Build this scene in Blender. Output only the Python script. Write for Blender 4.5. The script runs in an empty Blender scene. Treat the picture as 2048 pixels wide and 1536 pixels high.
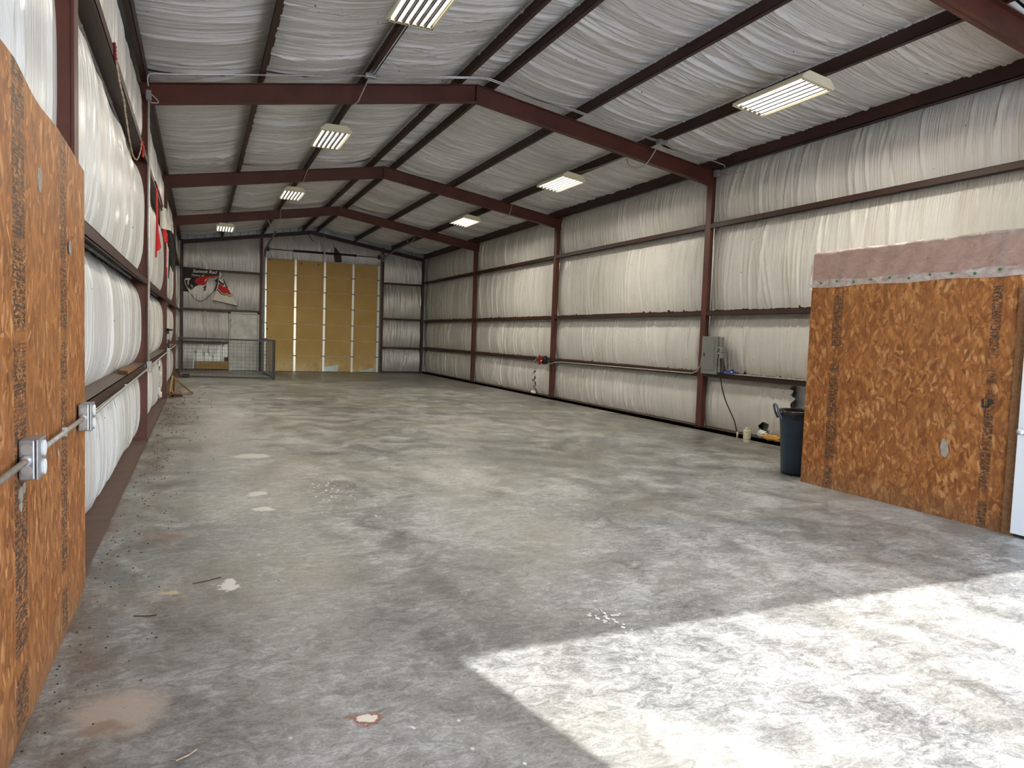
import bpy, math, random
import numpy as np
from mathutils import Matrix, Vector

# ------------------------------------------------------------------ camera, sky, sun, exposure
SC = bpy.context.scene
COL = SC.collection
F_PX, YAW, PITCH, ROLL = 1439.4, 0.4104, -0.063, 0.0346
CAM = Vector((0.6506, 0.0, 1.5767))
fw = Vector((math.sin(YAW)*math.cos(PITCH), math.cos(YAW)*math.cos(PITCH), math.sin(PITCH)))
rt = Vector((math.cos(YAW), -math.sin(YAW), 0)); up = rt.cross(fw)
r2 = rt*math.cos(ROLL) + up*math.sin(ROLL); u2 = up*math.cos(ROLL) - rt*math.sin(ROLL)
cd = bpy.data.cameras.new('camera'); cam = bpy.data.objects.new('camera', cd); COL.objects.link(cam)
cd.sensor_width = 36.0; cd.lens = F_PX/2048*36.0; cd.clip_start = 0.05; cd.clip_end = 300
cam.matrix_world = Matrix(((r2.x, u2.x, -fw.x, CAM.x), (r2.y, u2.y, -fw.y, CAM.y), (r2.z, u2.z, -fw.z, CAM.z), (0, 0, 0, 1)))
SC.camera = cam

SUN_DIR = Vector((-1.03, 4.54, -4.35)).normalized()
wd = bpy.data.worlds.new('sky'); SC.world = wd; wd.use_nodes = True
nt = wd.node_tree; nt.nodes.clear()
sky = nt.nodes.new('ShaderNodeTexSky'); sky.sky_type = 'NISHITA'; sky.sun_disc = False
sky.sun_elevation = math.asin(-SUN_DIR.z); sky.sun_rotation = math.atan2(-SUN_DIR.x, -SUN_DIR.y)
bgn = nt.nodes.new('ShaderNodeBackground'); bgn.inputs[1].default_value = 1.05
wo = nt.nodes.new('ShaderNodeOutputWorld')
nt.links.new(sky.outputs[0], bgn.inputs[0]); nt.links.new(bgn.outputs[0], wo.inputs[0])
sd = bpy.data.lights.new('sun', 'SUN'); sd.energy = 7.2; sd.angle = 0.0093; sd.color = (1.0, 1.0, 0.98)
so = bpy.data.objects.new('sun', sd); COL.objects.link(so); so.location = (5, -15, 20)
so.rotation_euler = SUN_DIR.to_track_quat('-Z', 'Y').to_euler()
TUBE_POWER = 1.7; LAMP_WATTS = 50.0
vs = SC.view_settings
vs.view_transform = 'Standard'; vs.look = 'None'; vs.gamma = 1.0; vs.use_curve_mapping = False; vs.exposure = 0.93
SC.cycles.max_bounces = 5; SC.cycles.diffuse_bounces = 4; SC.cycles.glossy_bounces = 3; SC.cycles.transparent_max_bounces = 6; SC.cycles.adaptive_threshold = 0.07; SC.cycles.caustics_reflective = False; SC.cycles.caustics_refractive = False

# ------------------------------------------------------------------ measures
W = 9.208; YB = 29.19; YF = -1.29
FR = [4.83, 10.90, 17.13, 23.24]
HE, HR, RD = 4.774, 5.5245, 0.2675
SL = (HR-HE)/(W/2)
def zr(x): return HE + SL*min(x, W-x)
GIRTS = [1.03, 2.15, 3.74]
BAYS = [(YF, FR[0]), (FR[0], FR[1]), (FR[1], FR[2]), (FR[2], FR[3]), (FR[3], YB)]
rng = np.random.default_rng(7); random.seed(7)

# ------------------------------------------------------------------ materials
class NB:
    def __init__(s, name):
        s.m = bpy.data.materials.new(name); s.m.use_nodes = True
        s.t = s.m.node_tree; s.t.nodes.clear()
        s.out = s.n('ShaderNodeOutputMaterial'); s.p = s.n('ShaderNodeBsdfPrincipled')
        s.l(s.p.outputs[0], s.out.inputs[0]); s._c = None
    def n(s, k, **kw):
        o = s.t.nodes.new(k)
        for a, b in kw.items(): setattr(o, a, b)
        return o
    def l(s, a, b): s.t.links.new(a, b)
    def coord(s, which='Object'):
        if s._c is None: s._c = s.n('ShaderNodeTexCoord')
        return s._c.outputs[which]
    def map(s, src, scale=(1, 1, 1), rot=(0, 0, 0), loc=(0, 0, 0)):
        m = s.n('ShaderNodeMapping'); s.l(src, m.inputs[0])
        m.inputs[1].default_value = loc; m.inputs[2].default_value = rot; m.inputs[3].default_value = scale
        return m.outputs[0]
    def noise(s, src, scale, detail=3, rough=0.55, dist=0.0, out=0):
        o = s.n('ShaderNodeTexNoise'); s.l(src, o.inputs['Vector'])
        o.inputs['Scale'].default_value = scale; o.inputs['Detail'].default_value = detail
        o.inputs['Roughness'].default_value = rough; o.inputs['Distortion'].default_value = dist
        return o.outputs[out]
    def ramp(s, src, stops, interp='LINEAR'):
        o = s.n('ShaderNodeValToRGB'); s.l(src, o.inputs[0]); e = o.color_ramp.elements; o.color_ramp.interpolation = interp
        while len(e) > 1: e.remove(e[-1])
        for i, (pos, c) in enumerate(stops):
            k = e[0] if i == 0 else e.new(pos)
            k.position = pos; k.color = (c[0], c[1], c[2], 1) if hasattr(c, '__len__') else (c, c, c, 1)
        return o.outputs[0]
    def mix(s, f, a, b, mode='MIX'):
        o = s.n('ShaderNodeMix', data_type='RGBA', blend_type=mode)
        for v, k in ((f, 0), (a, 6), (b, 7)):
            if hasattr(v, 'is_linked') or hasattr(v, 'node'): s.l(v, o.inputs[k])
            elif k == 0: o.inputs[0].default_value = v
            else: o.inputs[k].default_value = (v[0], v[1], v[2], 1)
        return o.outputs[2]
    def math(s, op, a, b=None, c=None):
        o = s.n('ShaderNodeMath', operation=op)
        for i, v in enumerate((a, b, c)):
            if v is None: continue
            if hasattr(v, 'node'): s.l(v, o.inputs[i])
            else: o.inputs[i].default_value = v
        return o.outputs[0]
    def sep(s, src):
        o = s.n('ShaderNodeSeparateXYZ'); s.l(src, o.inputs[0]); return o.outputs
    def bump(s, h, strength=0.3, dist=0.01):
        o = s.n('ShaderNodeBump'); s.l(h, o.inputs['Height']); o.inputs['Strength'].default_value = strength; o.inputs['Distance'].default_value = dist
        s.l(o.outputs[0], s.p.inputs['Normal'])
    def set(s, col=None, rough=None, metal=None, spec=None, **kw):
        for v, k in ((col, 'Base Color'), (rough, 'Roughness'), (metal, 'Metallic'), (spec, 'Specular IOR Level')):
            if v is None: continue
            if hasattr(v, 'node'): s.l(v, s.p.inputs[k])
            elif k == 'Base Color': s.p.inputs[k].default_value = (v[0], v[1], v[2], 1)
            else: s.p.inputs[k].default_value = v
        return s.m

def simple(name, col, rough=0.5, metal=0.0, var=0.12, scale=6.0, spec=0.5):
    b = NB(name); n = b.noise(b.coord(), scale, 4)
    lo = [c*(1-var) for c in col]; hi = [min(1, c*(1+var)) for c in col]
    return b.set(b.ramp(n, [(0.3, lo), (0.7, hi)]), rough, metal, spec)

M = {}
def mk_steel(name, base, dust=0.35):
    b = NB(name); co = b.coord(); g = b.n('ShaderNodeNewGeometry')
    n = b.noise(co, 2.0, 5); n2 = b.noise(co, 30, 3)
    c = b.ramp(n, [(0.3, [x*0.75 for x in base]), (0.7, [x*1.3 for x in base])])
    # settled dust on surfaces that face up
    nz = b.sep(g.outputs['Normal'])[2]
    f = b.math('MULTIPLY', b.math('MULTIPLY', b.math('MAXIMUM', nz, 0.0), b.ramp(n2, [(0.3, 0.5), (0.7, 1.0)])), dust)
    c = b.mix(f, c, (0.17, 0.12, 0.08))
    return b.set(c, 0.48, 0, 0.4)
M['steel'] = mk_steel('red_primer_steel', (0.092, 0.028, 0.020))
M['girt'] = mk_steel('red_primer_girt', (0.040, 0.016, 0.012), 0.7)
M['purlin'] = mk_steel('red_primer_purlin', (0.038, 0.014, 0.011), 0.2)

def mk_vinyl(name, c0, c1, dirt, rough, bump, metal=0.0):
    b = NB(name); uv = b.coord('UV')
    fine = b.noise(b.map(uv, (11, 0.30, 1)), 1.0, 5, 0.62, 0.25)
    fine2 = b.noise(b.map(uv, (48, 0.8, 1)), 1.0, 3, 0.55)
    blot = b.noise(b.map(uv, (0.7, 1.0, 1)), 1.0, 4, 0.6)
    st = b.noise(b.map(uv, (3.0, 0.5, 1), loc=(3, 7, 0)), 1.0, 5, 0.65)
    spec = b.noise(b.map(uv, (16, 16, 1)), 1.0, 1)
    c = b.mix(b.ramp(blot, [(0.35, 0), (0.65, 1)]), c0, c1)
    c = b.mix(b.ramp(st, [(0.52, 0.0), (0.8, 0.8)]), c, dirt)
    c = b.mix(b.ramp(spec, [(0.76, 0), (0.78, 0.75)]), c, (0.08, 0.065, 0.05))
    h = b.math('ADD', b.math('MULTIPLY', fine, 0.7), b.math('MULTIPLY', fine2, 0.3))
    b.bump(h, bump, 0.09)
    return b.set(c, rough, metal, 0.5)
M['vinyl_left'] = mk_vinyl('vinyl_faced_insulation_left', (0.63, 0.635, 0.635), (0.70, 0.705, 0.705), (0.54, 0.52, 0.48), 0.27, 0.6)
M['vinyl_right'] = mk_vinyl('vinyl_faced_insulation_right', (0.66, 0.65, 0.62), (0.74, 0.735, 0.715), (0.50, 0.455, 0.375), 0.28, 0.5)
M['vinyl_roof'] = mk_vinyl('vinyl_faced_insulation_roof', (0.74, 0.74, 0.735), (0.82, 0.82, 0.82), (0.52, 0.51, 0.48), 0.25, 0.8)
M['vinyl_back'] = mk_vinyl('foil_faced_insulation_back', (0.66, 0.67, 0.69), (0.75, 0.76, 0.79), (0.52, 0.50, 0.49), 0.22, 1.0, 0.3)
M['fibre'] = simple('torn_fibreglass', (0.78, 0.76, 0.72), 0.95, 0, 0.2, 20)
M['yellow_fibre'] = simple('yellow_fibreglass', (0.62, 0.36, 0.08), 0.95, 0, 0.3, 20)

def mk_floor():
    b = NB('trowelled_concrete'); co = b.coord(); x, y, z = b.sep(co)
    big = b.noise(b.map(co, (0.5, 0.4, 1)), 1.0, 4, 0.6, 0.3)
    mid = b.noise(b.map(co, (2.6, 2.2, 1), loc=(5, 2, 0)), 1.0, 7, 0.66, 0.7)
    swirl = b.noise(b.map(co, (9, 15, 1), rot=(0, 0, 0.35)), 1.0, 8, 0.74, 1.4)
    fine = b.noise(b.map(co, (70, 110, 1), rot=(0, 0, 0.4)), 1.0, 3, 0.65, 0.6)
    v = b.math('ADD', b.math('MULTIPLY', big, 0.24), b.math('MULTIPLY', mid, 0.28))
    v = b.math('ADD', v, b.math('MULTIPLY', swirl, 0.32)); v = b.math('ADD', v, b.math('MULTIPLY', fine, 0.16))
    c = b.ramp(v, [(0.42, (0.075, 0.077, 0.076)), (0.47, (0.158, 0.160, 0.154)), (0.515, (0.25, 0.253, 0.24)), (0.57, (0.42, 0.43, 0.41))])
    tan = b.noise(b.map(co, (0.6, 0.45, 1), loc=(2.3, 7.1, 0)), 1.0, 5, 0.6)
    c = b.mix(b.ramp(tan, [(0.44, 0), (0.64, 0.32)]), c, (0.25, 0.22, 0.155))
    # brown dirt washed along the left wall
    edge = b.math('SUBTRACT', 1.0, b.math('DIVIDE', x, 0.9)); edge = b.math('MAXIMUM', edge, 0.0)
    dn = b.noise(b.map(co, (4, 1.5, 1)), 1.0, 6, 0.7)
    c = b.mix(b.math('MULTIPLY', edge, b.ramp(dn, [(0.42, 0.0), (0.62, 0.85)])), c, (0.115, 0.075, 0.045))
    wob = b.n('ShaderNodeVectorMath', operation='ADD'); wn = b.noise(co, 7.0, 6, 0.7, 0, 1)
    ws = b.n('ShaderNodeVectorMath', operation='MULTIPLY_ADD'); b.l(wn, ws.inputs[0]); ws.inputs[1].default_value = (0.24, 0.24, 0); ws.inputs[2].default_value = (-0.12, -0.12, 0)
    b.l(co, wob.inputs[0]); b.l(ws.outputs[0], wob.inputs[1]); wv = wob.outputs[0]
    def spot(c, px, py, rx, ry, col, amt=1.0, soft=0.25):
        m = b.map(wv, (1/rx, 1/ry, 0), loc=(-px/rx, -py/ry, 0))
        L = b.n('ShaderNodeVectorMath', operation='LENGTH'); b.l(m, L.inputs[0])
        f = b.ramp(L.outputs['Value'], [(max(0, 1-soft), amt), (1.0, 0.0)])
        return b.mix(f, c, col)
    c = spot(c, 0.36, 3.24, 0.22, 0.24, (0.46, 0.38, 0.30), 0.85, 0.5)
    c = spot(c, 0.30, 3.12, 0.12, 0.07, (0.20, 0.12, 0.07), 0.6, 0.6)
    c = spot(c, 1.29, 2.835, 0.085, 0.075, (0.20, 0.06, 0.03), 0.95, 0.35)
    c = spot(c, 1.285, 2.845, 0.045, 0.042, (0.72, 0.67, 0.58), 1.0, 0.25)
    c = spot(c, 0.82, 4.68, 0.055, 0.13, (0.62, 0.61, 0.58), 1.0, 0.1)
    c = spot(c, 1.25, 9.46, 0.26, 0.2, (0.52, 0.51, 0.47), 0.8, 0.3)
    c = spot(c, 1.16, 7.25, 0.10, 0.13, (0.56, 0.55, 0.51), 0.8, 0.3)
    c = spot(c, 1.17, 6.60, 0.12, 0.09, (0.58, 0.57, 0.53), 0.8, 0.3)
    c = spot(c, 0.45, 5.90, 0.20, 0.12, (0.24, 0.10, 0.055), 0.55, 0.8)
    c = spot(c, 0.30, 13.4, 0.35, 0.5, (0.13, 0.10, 0.06), 0.6, 0.7)
    c = spot(c, 0.50, 4.63, 0.07, 0.05, (0.60, 0.48, 0.25), 0.8, 0.5)
    c = spot(c, 1.46, 2.71, 0.02, 0.02, (0.75, 0.74, 0.72), 0.9, 0.3)
    # flecks of white paint
    vo = b.n('ShaderNodeTexVoronoi'); b.l(b.map(co, (11, 8, 1)), vo.inputs['Vector']); vo.inputs['Scale'].default_value = 1.0
    reg = b.noise(b.map(co, (0.9, 0.6, 1), loc=(1.7, 3.1, 0)), 1.0, 3)
    fl = b.math('MULTIPLY', b.ramp(vo.outputs['Distance'], [(0.07, 1), (0.10, 0)]), b.ramp(reg, [(0.62, 0), (0.66, 0.9)]))
    c = b.mix(fl, c, (0.68, 0.66, 0.61))
    rough = b.ramp(mid, [(0.35, 0.30), (0.65, 0.50)])
    b.bump(b.math('ADD', swirl, fine), 0.12, 0.01)
    return b.set(c, rough, 0, 0.5)
M['floor'] = mk_floor()
M['ground'] = simple('outside_concrete', (0.66, 0.65, 0.62), 0.9, 0, 0.15, 1.5)

def mk_osb(name, strips, flat=False):
    b = NB(name); co = b.coord()
    def layer(rx, sc, loc):
        m = b.map(co, (1, 1, 1), rot=(rx, 0, 0), loc=loc)
        m = b.map(m, sc)
        w = b.n('ShaderNodeVectorMath', operation='ADD'); nz = b.noise(m, 0.9, 2, 0.5, 0, 1); b.l(m, w.inputs[0]); b.l(nz, w.inputs[1])
        vo = b.n('ShaderNodeTexVoronoi'); b.l(w.outputs[0], vo.inputs['Vector']); vo.inputs['Scale'].default_value = 1.0
        return b.sep(vo.outputs['Color'])[0], vo.outputs['Distance']
    a, da = layer(0.25, (20, 34, 10), (0, 0, 0)); c2, dc = layer(-0.5, (20, 30, 9), (3, 1, 2)); d3, dd = layer(1.0, (20, 26, 11), (5, 8, 1))
    pick = b.noise(b.map(co, (5, 9, 6)), 1.0, 2); pick2 = b.noise(b.map(co, (5, 7, 9), loc=(4, 4, 4)), 1.0, 2)
    v = b.mix(b.ramp(pick, [(0.47, 0), (0.53, 1)]), a, c2); v = b.mix(b.ramp(pick2, [(0.56, 0), (0.60, 1)]), v, d3)
    grain = b.noise(b.map(co, (60, 120, 9)), 1.0, 3, 0.6)
    big = b.noise(co, 0.9, 3)
    col = b.ramp(v, [(0.0, (0.09, 0.026, 0.008)), (0.18, (0.22, 0.070, 0.016)), (0.5, (0.35, 0.13, 0.032)), (0.8, (0.48, 0.21, 0.064)), (1.0, (0.68, 0.39, 0.18))])
    rim = b.math('MULTIPLY', b.math('MAXIMUM', b.ramp(da, [(0.45, 0), (0.8, 1)]), b.ramp(dc, [(0.5, 0), (0.85, 1)])), 0.55)
    col = b.mix(rim, col, (0.10, 0.03, 0.01))
    col = b.mix(0.30, col, b.ramp(grain, [(0.3, (0.22, 0.075, 0.02)), (0.7, (0.58, 0.27, 0.09))]))
    col = b.mix(b.ramp(big, [(0.4, 0.0), (0.7, 0.15)]), col, (0.52, 0.28, 0.11))
    col = b.mix(1.0, col, (1.0, 0.93, 0.86), 'MULTIPLY')
    x, y, z = b.sep(co)
    low = b.ramp(b.math('ADD', z, b.math('MULTIPLY', grain, 0.25)), [(0.12, 0.45), (0.42, 0.0)])   # splash dirt at the foot
    col = b.mix(low, col, (0.17, 0.10, 0.055))
    # lines of factory print running up the sheet
    lines = b.noise(b.map(co, (0.01, 22, 75)), 1.0, 3, 0.8); gaps = b.noise(b.map(co, (0.01, 0.01, 5)), 1.0, 2)
    bars = b.noise(b.map(co, (0.01, 3, 130)), 1.0, 1)
    for (yc, hw) in strips:
        band = b.math('LESS_THAN', b.math('ABSOLUTE', b.math('SUBTRACT', y, yc)), hw)
        t = b.math('MULTIPLY', b.ramp(lines, [(0.48, 0), (0.51, 1)]), b.ramp(gaps, [(0.40, 0.1), (0.47, 1)]))
        t = b.math('MAXIMUM', t, b.math('MULTIPLY', b.ramp(bars, [(0.60, 0), (0.63, 0.9)]), b.ramp(gaps, [(0.35, 0), (0.45, 1)])))
        col = b.mix(b.math('MULTIPLY', b.math('MULTIPLY', band, t), 0.92), col, (0.05, 0.035, 0.025))
    b.bump(b.math('ADD', b.math('MULTIPLY', v, 0.6), grain), 0.25, 0.004)
    return b.set(col, 0.55, 0, 0.35)
M['osb_left'] = mk_osb('osb_left', [(3.18, 0.10), (4.15, 0.09), (1.9, 0.09)])
M['osb_right'] = mk_osb('osb_right', [(6.0, 0.065), (4.24, 0.045)])

def mk_wood(name, a, c):
    b = NB(name); n = b.noise(b.map(b.coord(), (3, 40, 40)), 1.0, 5, 0.6, 0.3); n2 = b.noise(b.coord(), 5, 3)
    return b.set(b.mix(b.ramp(n2, [(0.4, 0), (0.8, 0.5)]), b.ramp(n, [(0.3, a), (0.7, c)]), a), 0.65, 0, 0.3)
M['wood'] = mk_wood('weathered_board', (0.16, 0.075, 0.032), (0.30, 0.16, 0.075))
M['wood_yellow'] = mk_wood('pine_board', (0.30, 0.19, 0.06), (0.44, 0.30, 0.12))
M['wood_dark'] = mk_wood('dark_board', (0.05, 0.028, 0.018), (0.10, 0.055, 0.035))
M['sill'] = mk_wood('dirty_brown_sill', (0.085, 0.05, 0.036), (0.15, 0.09, 0.065))
M['galv'] = simple('galvanised_steel', (0.66, 0.67, 0.68), 0.34, 0.45, 0.12, 25)
M['boxsteel'] = simple('pressed_box_steel', (0.36, 0.37, 0.385), 0.36, 0.55, 0.12, 25)
M['galv_dull'] = simple('dull_galvanised', (0.40, 0.38, 0.34), 0.5, 0.3, 0.2, 18)
M['sheet'] = simple('bare_steel_sheeting', (0.46, 0.50, 0.52), 0.4, 0.5, 0.1, 4)
M['greybox'] = simple('grey_enamel', (0.20, 0.215, 0.205), 0.45, 0, 0.06, 5)
M['greybox2'] = simple('grey_cast_box', (0.27, 0.28, 0.275), 0.42, 0.3, 0.1, 12)
M['black'] = simple('black_rubber', (0.012, 0.012, 0.012), 0.55)
M['blackpaint'] = simple('black_paint', (0.02, 0.019, 0.018), 0.45)
M['dark_galv'] = simple('dark_pipe', (0.075, 0.08, 0.085), 0.45, 0.3, 0.25, 14)
M['bluegalv'] = simple('blue_grey_track', (0.10, 0.14, 0.165), 0.4, 0.5, 0.15, 10)
M['can'] = simple('dark_teal_plastic', (0.009, 0.027, 0.047), 0.38, 0, 0.12, 4)
M['canrim'] = simple('teal_handle_plastic', (0.05, 0.075, 0.10), 0.4, 0, 0.1, 4)
M['bag'] = simple('black_liner', (0.006, 0.006, 0.007), 0.25)
M['cream'] = simple('cream_enamel', (0.72, 0.68, 0.50), 0.35, 0, 0.05, 6)
M['foam'] = None
def mk_foam():
    b = NB('tan_foam_panel'); co = b.coord(); n = b.noise(co, 1.2, 5); n2 = b.noise(b.map(co, (2.2, 1, 1.3)), 1.0, 5, 0.65); x, y, z = b.sep(co)
    c = b.ramp(n, [(0.3, (0.50, 0.34, 0.125)), (0.7, (0.58, 0.41, 0.17))])
    f = b.math('MULTIPLY', b.ramp(z, [(0.05, 1.0), (0.62, 0.0)]), b.ramp(n2, [(0.42, 0.0), (0.6, 0.9)]))
    return b.set(b.mix(f, c, (0.74, 0.63, 0.40)), 0.7, 0, 0.2)
M['foam'] = mk_foam()
M['stile'] = simple('white_galvanised_stile', (0.78, 0.80, 0.82), 0.25, 0.25, 0.1, 30)
M['reflector'] = simple('white_reflector', (0.8, 0.8, 0.8), 0.4, 0.1, 0.03, 9); M['louvre'] = simple('grey_louvre', (0.16, 0.15, 0.20), 0.5, 0.2, 0.05, 9)
M['seam'] = simple('pale_seam', (0.55, 0.46, 0.30), 0.5)
M['peel'] = simple('exposed_door_skin', (0.42, 0.50, 0.54), 0.4, 0.3, 0.15, 9)
M['doorgrey'] = simple('scuffed_grey_door', (0.50, 0.52, 0.53), 0.5, 0.1, 0.18, 3.5)
M['doorframe'] = simple('grey_door_frame', (0.44, 0.45, 0.44), 0.5, 0.1, 0.1, 5)
M['doorwhite'] = simple('white_painted_door', (0.80, 0.83, 0.87), 0.3, 0, 0.03, 3)
M['red'] = simple('red_cloth', (0.55, 0.012, 0.014), 0.7, 0, 0.2, 8)
M['darkred'] = simple('dark_red_cloth', (0.20, 0.01, 0.012), 0.8, 0, 0.3, 12)
M['whitecloth'] = simple('white_cloth', (0.74, 0.73, 0.69), 0.75, 0, 0.06, 6)
M['blackcloth'] = simple('black_cloth', (0.012, 0.011, 0.011), 0.7, 0, 0.3, 9)
M['blue'] = simple('blue_cloth', (0.012, 0.05, 0.24), 0.6, 0, 0.35, 22)
M['white'] = simple('white_print', (0.80, 0.80, 0.78), 0.5, 0, 0.03, 5)
M['greyprint'] = simple('grey_print', (0.55, 0.55, 0.52), 0.6, 0, 0.2, 9)
M['pvc'] = simple('white_pvc', (0.74, 0.70, 0.58), 0.4, 0, 0.12, 16)
M['green'] = simple('green_cap', (0.03, 0.17, 0.05), 0.5)
M['rope'] = simple('dirty_rope', (0.46, 0.36, 0.26), 0.9, 0, 0.3, 30)
M['reelred'] = simple('red_reel_plastic', (0.22, 0.012, 0.016), 0.3)
M['whitecable'] = simple('white_cable', (0.62, 0.58, 0.55), 0.45)
M['debris'] = simple('dry_dirt_crumbs', (0.035, 0.026, 0.018), 0.95, 0, 0.4, 20)
M['chip'] = simple('pale_chips', (0.62, 0.60, 0.55), 0.9, 0, 0.2, 20)
M['ink'] = simple('black_ink', (0.03, 0.02, 0.015), 0.6)
M['putty'] = simple('grey_putty', (0.34, 0.30, 0.25), 0.9, 0, 0.25, 30)
def mk_tube():
    b = NB('lit_tube'); b.set((0.9, 0.9, 0.9), 0.4); b.p.inputs['Emission Color'].default_value = (1.0, 0.91, 0.76, 1); b.p.inputs['Emission Strength'].default_value = TUBE_POWER
    return b.m
M['tube'] = mk_tube()
def mk_plastic(nm='milky_plastic_film', col=(0.66, 0.50, 0.46), lo=0.38, hi=0.6):
    b = NB(nm); co = b.coord()
    n = b.noise(b.map(co, (6, 5, 9)), 1.0, 6, 0.7, 1.5); n2 = b.noise(b.map(co, (9, 14, 14), rot=(0.6, 0, 0)), 1.0, 4, 0.6, 0.8)
    b.set(col, 0.26, 0, 0.5); b.bump(b.math('ADD', n, n2), 0.5, 0.02)
    tr = b.n('ShaderNodeBsdfTransparent'); tr.inputs[0].default_value = (0.97, 0.93, 0.93, 1); mx = b.n('ShaderNodeMixShader')
    f = b.ramp(n, [(0.3, lo), (0.7, hi)])
    b.l(f, mx.inputs[0]); b.l(tr.outputs[0], mx.inputs[1]); b.l(b.p.outputs[0], mx.inputs[2]); b.l(mx.outputs[0], b.out.inputs[0])
    return b.m
M['film'] = mk_plastic(); M['hem'] = mk_plastic('doubled_film_hem', (0.72, 0.66, 0.63), 0.3, 0.75)

# ------------------------------------------------------------------ mesh helpers
class MB:
    def __init__(s): s.v = []; s.f = []
    def hexa(s, pts):
        i = len(s.v); s.v += [tuple(p) for p in pts]
        s.f += [(i, i+3, i+2, i+1), (i+4, i+5, i+6, i+7), (i, i+1, i+5, i+4), (i+1, i+2, i+6, i+5), (i+2, i+3, i+7, i+6), (i+3, i, i+4, i+7)]
        return s
    def box(s, a, b):
        x0, x1 = sorted((a[0], b[0])); y0, y1 = sorted((a[1], b[1])); z0, z1 = sorted((a[2], b[2]))
        return s.hexa([(x0, y0, z0), (x1, y0, z0), (x1, y1, z0), (x0, y1, z0), (x0, y0, z1), (x1, y0, z1), (x1, y1, z1), (x0, y1, z1)])
    def obox(s, c, ax, ay, az, hx, hy, hz):
        c = Vector(c); ax, ay, az = (Vector(a).normalized() for a in (ax, ay, az))
        P = lambda i, j, k: c + ax*hx*i + ay*hy*j + az*hz*k
        return s.hexa([P(-1, -1, -1), P(1, -1, -1), P(1, 1, -1), P(-1, 1, -1), P(-1, -1, 1), P(1, -1, 1), P(1, 1, 1), P(-1, 1, 1)])
    def bar(s, a, b, w, h, upv=(0, 0, 1)):
        a, b = Vector(a), Vector(b); d = (b-a); L = d.length; d.normalize()
        side = d.cross(Vector(upv)); side.normalize(); u = side.cross(d)
        return s.obox((a+b)/2, d, side, u, L/2, w/2, h/2)
    def tube(s, path, r, seg=8, closed=False):
        P = [Vector(p) for p in path]; n = len(P); i0 = len(s.v); prev = None
        for k in range(n):
            d = (P[min(k+1, n-1)]-P[max(k-1, 0)]).normalized()
            ref = Vector((0, 0, 1)) if abs(d.z) < 0.95 else Vector((1, 0, 0))
            if prev is None: a = d.cross(ref).normalized()
            else:
                a = prev - d*prev.dot(d)
                a = a.normalized() if a.length > 1e-6 else d.cross(ref).normalized()
            prev = a; c = d.cross(a); rr = r[k] if hasattr(r, '__len__') else r
            for j in range(seg):
                t = 2*math.pi*j/seg; s.v.append(tuple(P[k]+a*math.cos(t)*rr+c*math.sin(t)*rr))
        for k in range(n-1):
            for j in range(seg):
                q = i0+k*seg; s.f.append((q+j, q+(j+1) % seg, q+seg+(j+1) % seg, q+seg+j))
        s.f.append(tuple(i0+j for j in range(seg))[::-1]); s.f.append(tuple(i0+(n-1)*seg+j for j in range(seg)))
        return s
    def lathe(s, c, prof, seg=24, ax=(0, 0, 1), cap=True):
        c = Vector(c); ax = Vector(ax).normalized(); a = ax.orthogonal().normalized(); b = ax.cross(a); i0 = len(s.v)
        for (r, h) in prof:
            for j in range(seg):
                t = 2*math.pi*j/seg; s.v.append(tuple(c+ax*h+a*math.cos(t)*r+b*math.sin(t)*r))
        for k in range(len(prof)-1):
            for j in range(seg):
                q = i0+k*seg; s.f.append((q+j, q+(j+1) % seg, q+seg+(j+1) % seg, q+seg+j))
        if cap:
            s.f.append(tuple(i0+j for j in range(seg))[::-1]); s.f.append(tuple(i0+(len(prof)-1)*seg+j for j in range(seg)))
        return s
    def poly(s, pts, thick):
        """flat outline (3D points) with thickness vector"""
        i = len(s.v); n = len(pts); t = Vector(thick)
        s.v += [tuple(p) for p in pts]+[tuple(Vector(p)+t) for p in pts]
        s.f.append(tuple(range(i, i+n))); s.f.append(tuple(range(i+2*n-1, i+n-1, -1)))
        for k in range(n): s.f.append((i+k, i+n+k, i+n+(k+1) % n, i+(k+1) % n))
        return s
    def mesh(s, name):
        me = bpy.data.meshes.new(name); me.from_pydata(s.v, [], s.f); me.update(); return me
    def build(s, name, mat, parent=None, smooth=False, bevel=0):
        me = s.mesh(name)
        if bevel or True:
            import bmesh
            bm = bmesh.new(); bm.from_mesh(me); bmesh.ops.recalc_face_normals(bm, faces=bm.faces)
            if bevel: bmesh.ops.bevel(bm, geom=bm.edges[:], offset=bevel, segments=2, affect='EDGES', profile=0.5)
            bm.to_mesh(me); bm.free()
        return link(name, me, mat, parent, smooth)
def link(name, me, mat, parent=None, smooth=False):
    if mat is not None and not me.materials: me.materials.append(M[mat])
    if smooth:
        for p in me.polygons: p.use_smooth = True
    o = bpy.data.objects.new(name, me); COL.objects.link(o)
    if parent is not None:
        o.parent = parent
        o.matrix_parent_inverse = parent.matrix_basis.inverted()
    return o
def tag(o, label=None, cat=None, group=None, kind=None):
    if label: o['label'] = label
    if cat: o['category'] = cat
    if group: o['group'] = group
    if kind: o['kind'] = kind
    return o
def thing(name, label, cat, loc=(0, 0, 0), group=None):
    o = bpy.data.objects.new(name, None); COL.objects.link(o); o.location = loc; o.empty_display_size = 0.2
    return tag(o, label, cat, group)
def dup(root, delta=(0, 0, 0), parent=None):
    c = root.copy(); COL.objects.link(c); c.parent = parent
    if parent is None: c.location = Vector(root.location)+Vector(delta)
    for ch in root.children: dup(ch, parent=c)
    return c
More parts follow.
